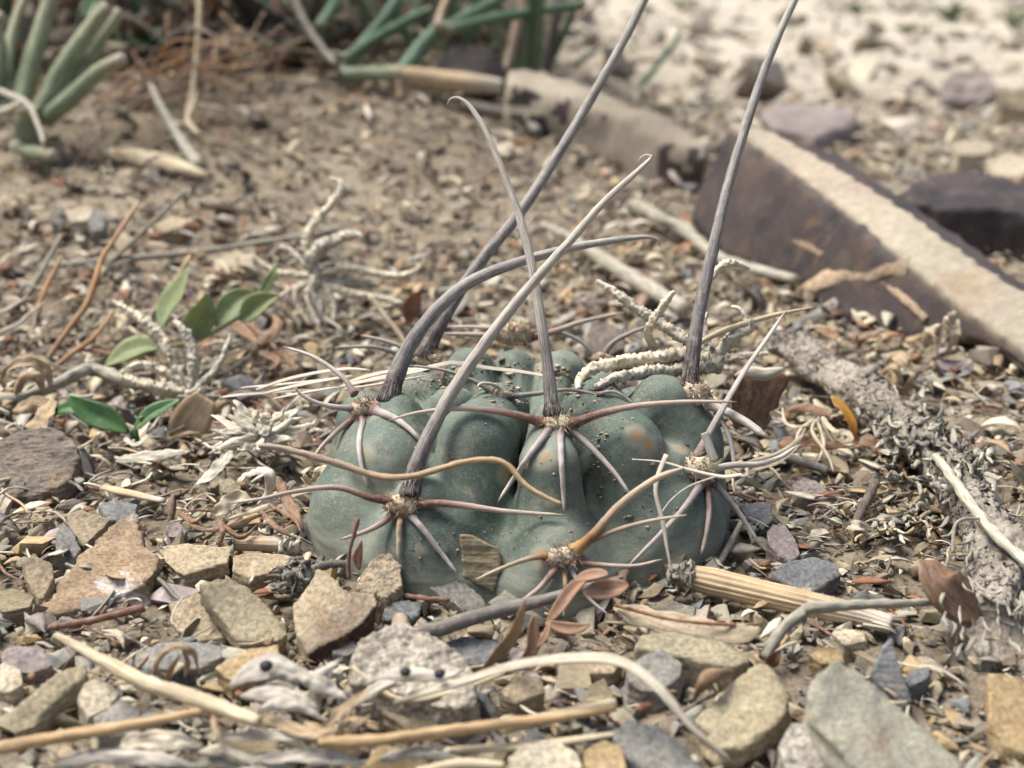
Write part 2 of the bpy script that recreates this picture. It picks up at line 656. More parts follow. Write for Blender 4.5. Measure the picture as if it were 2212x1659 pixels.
def build_body():
    nth, nph = 300, 150
    cen = np.array((CC.x, CC.y, -0.006))
    th = np.linspace(0, 2 * np.pi, nth, endpoint=False)
    ph = np.linspace(-0.05, np.pi / 2, nph)
    TH, PH = np.meshgrid(th, ph)
    D = np.stack([np.cos(PH) * np.cos(TH), np.cos(PH) * np.sin(TH), np.sin(PH)], -1).reshape(-1, 3)
    t = np.full(len(D), 0.06)
    for _ in range(70):
        s = sdf(cen + D * t[:, None])
        t = np.maximum(0.004, t - s * 0.75)
    V = cen + D * t[:, None]
    for i in range(len(V)):
        p = V[i]
        V[i] += D[i] * (0.00035 * mnoise.noise((p[0] * 180, p[1] * 180, p[2] * 180)) + 0.00012 * mnoise.noise((p[0] * 700, p[1] * 700, p[2] * 700)))
    idx = np.arange(nth * nph).reshape(nph, nth)
    F = np.stack([idx[:-1], np.roll(idx[:-1], -1, 1), np.roll(idx[1:], -1, 1), idx[1:]], -1).reshape(-1, 4)
    me = bpy.data.meshes.new('body')
    me.from_pydata((V - np.array(CC)).tolist(), [], F.tolist())
    return me


def cactus_material():
    s = NT('cactus skin', 0.68, 0.3)
    v = s.n('ShaderNodeTexCoord').outputs['Object']
    big = s.noise(v, 62, 6, 0.62)
    c = s.ramp(big, [(0.32, (0.060, 0.088, 0.068)), (0.5, (0.112, 0.142, 0.114)), (0.70, (0.205, 0.228, 0.186))])
    dot = s.noise(v, 3400, 2, 0.6)
    c = s.mix(s.math('MULTIPLY', s.step(dot, 0.54, 0.66), 0.32), c, (0.33, 0.36, 0.29))
    c = s.mix(s.math('MULTIPLY', s.step(dot, 0.42, 0.3), 0.35), c, (0.045, 0.08, 0.058))
    # corky tan scars with a pale halo
    vo = s.n('ShaderNodeTexVoronoi')
    vo.inputs['Scale'].default_value = 135
    s.l(v, vo.inputs['Vector'])
    sepc = s.n('ShaderNodeSeparateColor')
    s.l(vo.outputs['Color'], sepc.inputs[0])
    on = s.step(sepc.outputs[0], 0.42, 0.44)
    dd = s.math('ADD', vo.outputs['Distance'], s.math('MULTIPLY', s.math('SUBTRACT', s.noise(v, 900, 3, 0.6), 0.5), 0.14))
    halo = s.math('MULTIPLY', s.step(dd, 0.36, 0.22), on)
    core = s.math('MULTIPLY', s.step(dd, 0.19, 0.11), on)
    c = s.mix(s.math('MULTIPLY', halo, 0.75), c, (0.30, 0.285, 0.21))
    c = s.mix(s.math('MULTIPLY', core, 0.85), c, (0.36, 0.23, 0.11))
    # clinging sand
    d1 = s.step(s.noise(v, 150, 5, 0.7), 0.53, 0.70)
    d2 = s.step(s.noise(v, 1500, 3, 0.7), 0.50, 0.60)
    c = s.mix(s.math('MULTIPLY', s.math('MULTIPLY', d1, d2), 0.75), c, (0.36, 0.29, 0.20))
    c = s.mix(s.math('MULTIPLY', s.step(s.noise(v, 210, 6, 0.75, 0.5), 0.54, 0.70), 0.55), c, (0.34, 0.30, 0.22))
    # pale corky skin at the foot
    sx = s.n('ShaderNodeSeparateXYZ')
    s.l(v, sx.inputs[0])
    foot = s.step(s.math('ADD', sx.outputs[2], s.math('MULTIPLY', s.noise(v, 110, 4, 0.6), 0.006)), 0.0125, 0.0045)
    wr = s.noise(s.coord('Object', (60, 60, 900)), 4, 5, 0.7)
    c = s.mix(s.math('MULTIPLY', foot, 0.7), c, s.ramp(wr, [(0.35, (0.20, 0.22, 0.17)), (0.65, (0.40, 0.38, 0.29))]))
    s.bump(s.math('ADD', s.math('MULTIPLY', dot, 0.5), s.noise(v, 500, 4, 0.6)), 0.22, 0.0003)
    return s.col(c)


M['cactus'] = cactus_material()
M['spine_c'] = fibre('spine central', [(0.0, (0.022, 0.015, 0.018)), (0.035, (0.035, 0.025, 0.028)), (0.10, (0.165, 0.15, 0.145)), (0.25, (0.33, 0.305, 0.27)), (0.8, (0.43, 0.395, 0.335)), (1.0, (0.52, 0.48, 0.41))], 0.85, along=0.22, around=1.6, bump=0.8, dust=0.45, streak=0.65)
M['spine_d'] = fibre('spine central dark', [(0.0, (0.022, 0.015, 0.018)), (0.05, (0.04, 0.028, 0.03)), (0.13, (0.15, 0.138, 0.138)), (0.4, (0.225, 0.212, 0.205)), (0.8, (0.30, 0.285, 0.262)), (1.0, (0.38, 0.35, 0.31))], 0.85, along=0.22, around=1.6, bump=0.8, dust=0.4, streak=0.5)
M['spine_r'] = fibre('spine radial red', [(0.0, (0.22, 0.10, 0.035)), (0.05, (0.085, 0.028, 0.018)), (0.2, (0.20, 0.105, 0.078)), (0.42, (0.40, 0.31, 0.255)), (0.9, (0.47, 0.385, 0.315)), (1.0, (0.24, 0.18, 0.15))], 0.6, dust=0.35, streak=0.3)
M['spine_g'] = fibre('spine radial grey', [(0.0, (0.15, 0.07, 0.05)), (0.08, (0.20, 0.165, 0.155)), (0.35, (0.39, 0.35, 0.325)), (0.9, (0.50, 0.45, 0.40)), (1.0, (0.18, 0.15, 0.15))], 0.6, dust=0.25, streak=0.4)
M['spine_y'] = fibre('spine radial golden', [(0.0, (0.50, 0.33, 0.13)), (0.10, (0.34, 0.18, 0.065)), (0.16, (0.22, 0.12, 0.06)), (0.35, (0.38, 0.29, 0.20)), (1.0, (0.50, 0.42, 0.31))], 0.5)
M['spine_w'] = fibre('spine radial pale', flat2((0.47, 0.43, 0.375)), 0.6)
M['wool'] = rock('areole wool', (0.60, 0.52, 0.39), (0.36, 0.24, 0.14), speck=1.0, bump=1.0, scale=1.6)

cactus = Thing('cactus', 'squat grey-green ribbed cactus with long hooked grey spines', 'cactus', CC)
body = link('body', build_body(), M['cactus'])
body.parent = cactus.o


def wool(kk, px, py, size, seed):
    """felted areole pad: bumpy flattened ball"""
    bm = bmesh.new()
    bmesh.ops.create_icosphere(bm, subdivisions=3, radius=1.0)
    c = PK(px, py, kk - 0.0001)
    rr = size * mpp(kk)
    for v in bm.verts:
        n = mnoise.noise(v.co * 2.7 + Vector((seed, 0, 0)))
        n2 = mnoise.noise(v.co * 7.0 + Vector((seed, 4, 0)))
        w = v.co * (1 + 0.30 * n + 0.22 * n2)
        v.co = c + Vector((w.x * rr * 1.1, w.y * rr * 0.6, w.z * rr * 0.62)) - CC
    rg = random.Random(int(seed * 10))
    for _ in range(150):
        d = Vector((rg.gauss(0, 1), rg.gauss(0, 1) - .4, rg.gauss(0, 1) + .3)).normalized()
        a0 = c - CC + Vector((d.x * rr * 1.0, d.y * rr * .5, d.z * rr * .55))
        d2 = (d + Vector((rg.gauss(0, .7), rg.gauss(0, .7), rg.gauss(0, .7)))).normalized()
        t0 = a0 + d2 * rr * rg.uniform(.3, .75)
        sd_ = d2.orthogonal().normalized() * rr * .045
        bm.faces.new([bm.verts.new(q) for q in (a0 + sd_, a0 - sd_, t0)])
        bm.faces.new([bm.verts.new(q) for q in (a0 + sd_.cross(d2), a0 - sd_.cross(d2), t0)])
    me = bpy.data.meshes.new('areole')
    bm.to_mesh(me)
    bm.free()
    o = link('areole', me, M['wool'])
    o.parent = cactus.o
    return o


def spine(under, pts, k0, dk, w0, w1, mat, name='radial_spine', bulb=1.7, clear=0.0012, n=8, flat=1.0, seed=0, body_clear=True):
    """pts in photo px; depth goes from k0 by dk, never inside the body"""
    out = []
    P2 = [Vector((p[0], p[1], 0)) for p in pts]
    m = max(10, 4 * len(pts))
    C = catmull(P2, m)
    for i, c in enumerate(C):
        u = i / (m - 1)
        k = k0 + dk * (u ** 0.9)
        if body_clear:
            h = body_hit(c[0], c[1])
            if h is not None:
                k = min(k, h - clear * min(1, u * 6) + 0.0005 * (1 - min(1, u * 6)))
        out.append([c[0], c[1], k])
    ks = [o[2] for o in out]
    for _ in range(3):          # smooth the depth so that the spine stays straight
        ks = [ks[0]] + [min(ks[i], (ks[i - 1] + ks[i] + ks[i + 1]) / 3) for i in range(1, m - 1)] + [ks[-1]]
    W = [PK(o[0], o[1], k) for o, k in zip(out, ks)]
    s = mpp(k0) * 0.5
    rad = [w0 * bulb * s, w0 * bulb * 0.96 * s, w0 * (1 + (bulb - 1) * 0.3) * s]
    rad += [(w0 + (w1 - w0) * (i / 9)) * s for i in range(1, 10)]
    rad[-1] = w1 * 0.3 * s
    # denser samples of the radius profile near the base
    xs = [0, .012, .045] + [0.045 + 0.955 * i / 9 for i in range(1, 10)]
    radii = list(np.interp(np.linspace(0, 1, 60), xs, rad))
    mb = MB().tube(W, radii, n=n, m=max(40, 6 * len(pts)), jit=0.12, flat=flat, seed=seed)
    return cactus.part(mb, name, mat, under)


AR = {}
for nm, px, py, sz in (('A1', 1200, 915, 34), ('A2', 800, 885, 38), ('A3', 873, 1090, 38), ('A4', 1503, 1012, 42), ('A5', 1217, 1203, 36),
                       ('A6', 1490, 850, 40), ('A7', 1078, 851, 18), ('A8', 1112, 722, 38), ('A9', 1300, 775, 22), ('A10', 925, 775, 28)):
    kk = body_hit(px, py)
    if nm in ('A8', 'A10', 'A9'):
        kk = depth_of(PY(px, py, {'A8': .244, 'A10': .228, 'A9': .236}[nm]))
    if kk is None:
        kk = depth_of(PY(px, py, 0.205))
    AR[nm] = (wool(kk, px, py, sz, len(AR) * 3.3), kk)

SP_C = [
    ('A1', [(1193, 903), (1188, 830), (1170, 700), (1148, 570), (1118, 455), (1088, 375), (1062, 312), (1036, 260), (1010, 224), (985, 210), (969, 216), (967, 226)], .012, 27, 10, 'spine_c'),
    ('A3', [(884, 1075), (897, 1015), (928, 938), (985, 833), (1062, 722), (1150, 612), (1232, 520), (1300, 442), (1362, 384), (1396, 352), (1409, 340), (1400, 334), (1387, 338), (1379, 350)], .008, 33, 12, 'spine_c'),
    ('A2', [(838, 872), (858, 806), (893, 733), (950, 662), (1022, 606), (1122, 566), (1232, 536), (1330, 519), (1395, 512), (1420, 517), (1428, 526), (1424, 533)], .010, 36, 12, 'spine_d'),
    ('A10', [(915, 778), (940, 722), (985, 642), (1050, 550), (1130, 450), (1220, 310), (1290, 190), (1342, 98), (1392, 0), (1430, -80), (1450, -130), (1440, -140)], .012, 29, 16, 'spine_d'),
    ('A6', [(1488, 845), (1500, 740), (1515, 650), (1540, 540), (1563, 440), (1583, 366), (1612, 270), (1652, 150), (1690, 58), (1722, -12), (1745, -70), (1738, -90)], .010, 30, 15, 'spine_d'),
]
for i, (a, pts, dk, w0, w1, m) in enumerate(SP_C):
    spine(AR[a][0], pts, AR[a][1], dk, w0, w1, M[m], 'central_spine', bulb=1.55, n=12, seed=i + 1, body_clear=False)
# a node on the tall straight spine
spine(AR['A4'][0], [(1502, 990), (1552, 898), (1608, 802), (1652, 738), (1700, 668)], AR['A4'][1], .006, 18, 8, M['spine_g'], 'central_spine', n=10, seed=9, bulb=1.5, flat=0.6, body_clear=False)
spine(AR['A4'][0], [(1522, 935), (1532, 965), (1545, 1000)], AR['A4'][1] - .004, 0.0, 19, 20, M['spine_w'], 'broken_spine', n=9, seed=10, bulb=1.0, body_clear=False)
SP_R = [
    ('A1', [(1175, 915), (1130, 900), (1060, 886), (980, 883), (900, 892), (838, 909)], -.004, 20, 5, 'spine_r'),
    ('A1', [(1232, 917), (1300, 893), (1380, 876), (1480, 868), (1592, 868)], -.004, 20, 5, 'spine_r'),
    ('A1', [(1188, 926), (1150, 975), (1110, 1032), (1075, 1085)], -.004, 17, 7, 'spine_g'),
    ('A1', [(1210, 934), (1213, 1000), (1216, 1050), (1219, 1108)], -.004, 17, 7, 'spine_g'),
    ('A1', [(1232, 926), (1285, 975), (1328, 1022), (1362, 1070)], -.004, 17, 7, 'spine_g'),
    ('A3', [(848, 1082), (800, 1075), (740, 1055), (690, 1054), (620, 1065), (560, 1078), (488, 1089)], -.004, 17, 5, 'spine_r'),
    ('A3', [(893, 1094), (940, 1087), (1000, 1092), (1100, 1105), (1222, 1113)], -.003, 19, 6, 'spine_r'),
    ('A3', [(855, 1105), (825, 1130), (790, 1148), (733, 1166)], -.003, 17, 6, 'spine_r'),
    ('A3', [(866, 1115), (862, 1150), (861, 1208)], -.003, 15, 9, 'spine_y'),
    ('A3', [(886, 1112), (915, 1145), (950, 1190), (987, 1238)], -.004, 17, 7, 'spine_g'),
    ('A2', [(772, 882), (730, 880), (690, 872), (655, 855), (636, 837)], -.003, 16, 6, 'spine_g'),
    ('A2', [(770, 898), (730, 930), (695, 965), (676, 992)], -.003, 15, 7, 'spine_r'),
    ('A2', [(786, 905), (776, 950), (780, 1000), (796, 1056)], -.004, 15, 8, 'spine_g'),
    ('A2', [(812, 888), (840, 898), (865, 912), (890, 932), (914, 958)], -.004, 22, 8, 'spine_g'),
    ('A2', [(766, 852), (740, 815), (680, 772), (611, 748)], .006, 13, 6, 'spine_g'),
    ('A4', [(1518, 1040), (1480, 1095), (1420, 1160), (1352, 1228)], -.006, 18, 6, 'spine_g'),
    ('A4', [(1528, 1045), (1532, 1100), (1526, 1150), (1514, 1202)], -.003, 15, 7, 'spine_r'),
    ('A4', [(1540, 1040), (1580, 1085), (1615, 1135), (1640, 1175)], -.002, 15, 8, 'spine_d'),
    ('A4', [(1528, 1017), (1580, 1005), (1640, 1002), (1690, 985), (1722, 962)], .004, 17, 9, 'spine_w'),
    ('A5', [(1240, 1192), (1285, 1152), (1338, 1092), (1410, 1038), (1478, 1010)], -.004, 24, 12, 'spine_y'),
    ('A5', [(1252, 1178), (1330, 1146), (1400, 1126), (1484, 1112)], -.005, 14, 5, 'spine_y'),
    ('A5', [(1198, 1203), (1150, 1205), (1090, 1225), (1028, 1252)], -.004, 15, 5, 'spine_y'),
    ('A5', [(1205, 1222), (1165, 1270), (1108, 1312)], -.003, 16, 8, 'spine_r'),
    ('A5', [(1238, 1214), (1300, 1220), (1370, 1222), (1432, 1208)], -.004, 13, 5, 'spine_r'),
    ('A5', [(1220, 1232), (1222, 1290), (1217, 1332)], -.002, 12, 6, 'spine_y'),
    ('A5', [(1232, 1228), (1270, 1290), (1312, 1326)], -.002, 12, 5, 'spine_w'),
    ('A6', [(1530, 872), (1600, 905), (1653, 942)], -.006, 22, 16, 'spine_w'),
    ('A6', [(1550, 890), (1578, 950), (1586, 1010)], -.004, 12, 8, 'spine_g'),
    ('A7', [(1290, 852), (1320, 846), (1345, 855), (1370, 874)], .003, 9, 5, 'spine_g'),
    ('A7', [(1065, 847), (1020, 822), (960, 800), (886, 789)], -.002, 12, 5, 'spine_d'),
    ('A7', [(1095, 857), (1160, 850), (1230, 842), (1292, 853)], -.002, 13, 6, 'spine_d'),
    ('A7', [(1086, 846), (1068, 832), (1042, 828), (1030, 836)], -.003, 10, 6, 'spine_w'),
    ('A8', [(1090, 728), (1030, 723), (955, 721)], -.001, 15, 7, 'spine_r'),
    ('A8', [(1085, 713), (1030, 707), (970, 706)], .001, 12, 6, 'spine_g'),
    ('A8', [(1130, 736), (1200, 715), (1262, 694), (1352, 674)], -.002, 17, 6, 'spine_r'),
    ('A8', [(1180, 712), (1240, 730), (1290, 768)], .001, 12, 6, 'spine_g'),
    ('A9', [(1300, 772), (1330, 736), (1398, 704)], -.001, 14, 7, 'spine_d'),
    ('A10', [(900, 770), (850, 742), (780, 724)], .001, 13, 6, 'spine_d'),
    ('A10', [(895, 785), (820, 752), (722, 750)], -.004, 13, 5, 'spine_d'),
]
for i, (a, pts, dk, w0, w1, m) in enumerate(SP_R):
    spine(AR[a][0], pts, AR[a][1], dk, w0, w1, M[m], seed=i + 20)

# ------------------------------------------------------------------ stones
def remesh(me, voxel, smooth_it=1, smooth_f=0.5):
    o = bpy.data.objects.new('tmp', me)
    COL.objects.link(o)
    r = o.modifiers.new('r', 'REMESH')
    r.mode = 'VOXEL'
    r.voxel_size = voxel
    if smooth_it:
        sm = o.modifiers.new('s', 'SMOOTH')
        sm.iterations = smooth_it
        sm.factor = smooth_f
    dg = bpy.context.evaluated_depsgraph_get()
    out = bpy.data.meshes.new_from_object(o.evaluated_get(dg))
    bpy.data.objects.remove(o)
    bpy.data.meshes.remove(me)
    return out


def roughen(me, size, amp, seed, strat=0.0, coarse=1.0):
    n = len(me.vertices)
    co = np.empty(n * 3, np.float32)
    me.vertices.foreach_get('co', co)
    no = np.array([list(v.normal) for v in me.vertices], np.float32)
    co = co.reshape(-1, 3)
    f = 1.0 / size
    sv = Vector((seed * 7.3, seed * 1.9, 0))
    for i in range(n):
        p = Vector(co[i]) * f
        q = p + sv
        d = 1.3 * coarse * mnoise.noise(q * 2.2) + 0.6 * mnoise.noise(q * 6.0) + 0.35 * mnoise.noise(q * 15.0)
        d -= 0.8 * abs(mnoise.noise(q * 4.0 + Vector((9, 2, 5))))
        if strat and abs(no[i][2]) < 0.75:
            d += strat * (mnoise.noise((q.z * 26.0, q.x * 1.5, q.y * 1.5)) - 0.2)
        co[i] += no[i] * (d * amp * size)
    me.vertices.foreach_set('co', co.ravel())
    me.update()


HERO = []        # (x, y, radius) taken up by big things


def slab_mesh(top, thick, seed, voxel_div=42, taper=1.02, amp=0.02, strat=0.8, smooth_it=1, down=Vector((0, 0, -1))):
    """top: world points of the upper outline; a stone with that top and a broken side"""
    rg = random.Random(seed)
    c = sum(top, Vector()) / len(top)
    size = max((p - c).length for p in top) * 2
    bm = bmesh.new()
    up = [bm.verts.new(p - c) for p in top]
    lo = [bm.verts.new((p - c) * (taper + rg.uniform(-.08, .06)) + down * thick * rg.uniform(.85, 1.15)) for p in top]
    n = len(top)
    bm.faces.new(up)
    bm.faces.new(lo[::-1])
    for i in range(n):
        j = (i + 1) % n
        bm.faces.new((up[j], up[i], lo[i], lo[j]))
    bmesh.ops.recalc_face_normals(bm, faces=bm.faces)
    bmesh.ops.triangulate(bm, faces=bm.faces)
    me = bpy.data.meshes.new('stone')
    bm.to_mesh(me)
    bm.free()
    me = remesh(me, size / voxel_div, smooth_it)
    roughen(me, size, amp, seed, strat)
    return me, c, size


def plane_pts(outline, lift, tilt):
    cx = sum(p[0] for p in outline) / len(outline)
    cy = sum(p[1] for p in outline) / len(outline)
    P0 = PG(cx, cy, lift)
    n = Vector((-tilt[0], -tilt[1], 1)).normalized()
    out = []
    for p in outline:
        d = ray(*p)
        k = (P0 - ORI).dot(n) / d.dot(n)
        out.append(ORI + d * k)
    return out


def slab(name, label, cat, outline, lift, tilt, thick, mat, seed, side=None, **kw):
    """side: (material, direction, limit): faces turned that way take a second colour"""
    top = plane_pts(outline, lift, tilt)
    me, c, size = slab_mesh(top, thick, seed, **kw)
    o = link(name, me, M[mat], None, c)
    if side:
        me.materials.append(M[side[0]])
        dv = Vector(side[1]).normalized()
        for p in me.polygons:
            if p.normal.dot(dv) > side[2] + .05 * mnoise.noise(p.center * (9 / size)):
                p.material_index = 1
    tag(o, label, cat)
    HERO.append((c.x, c.y, size * 0.36))
    return o


def q4(*pts):
    return [(x / 2, 829.5 + y / 2) for x, y in pts]


def q5(*pts):
    return [(1106 + x / 2, 829.5 + y / 2) for x, y in pts]


def q1(*pts):
    return [(553 + x / 2, 605 + y / 2) for x, y in pts]


def q3(*pts):
    return [(1106 + x / 2, y / 2) for x, y in pts]


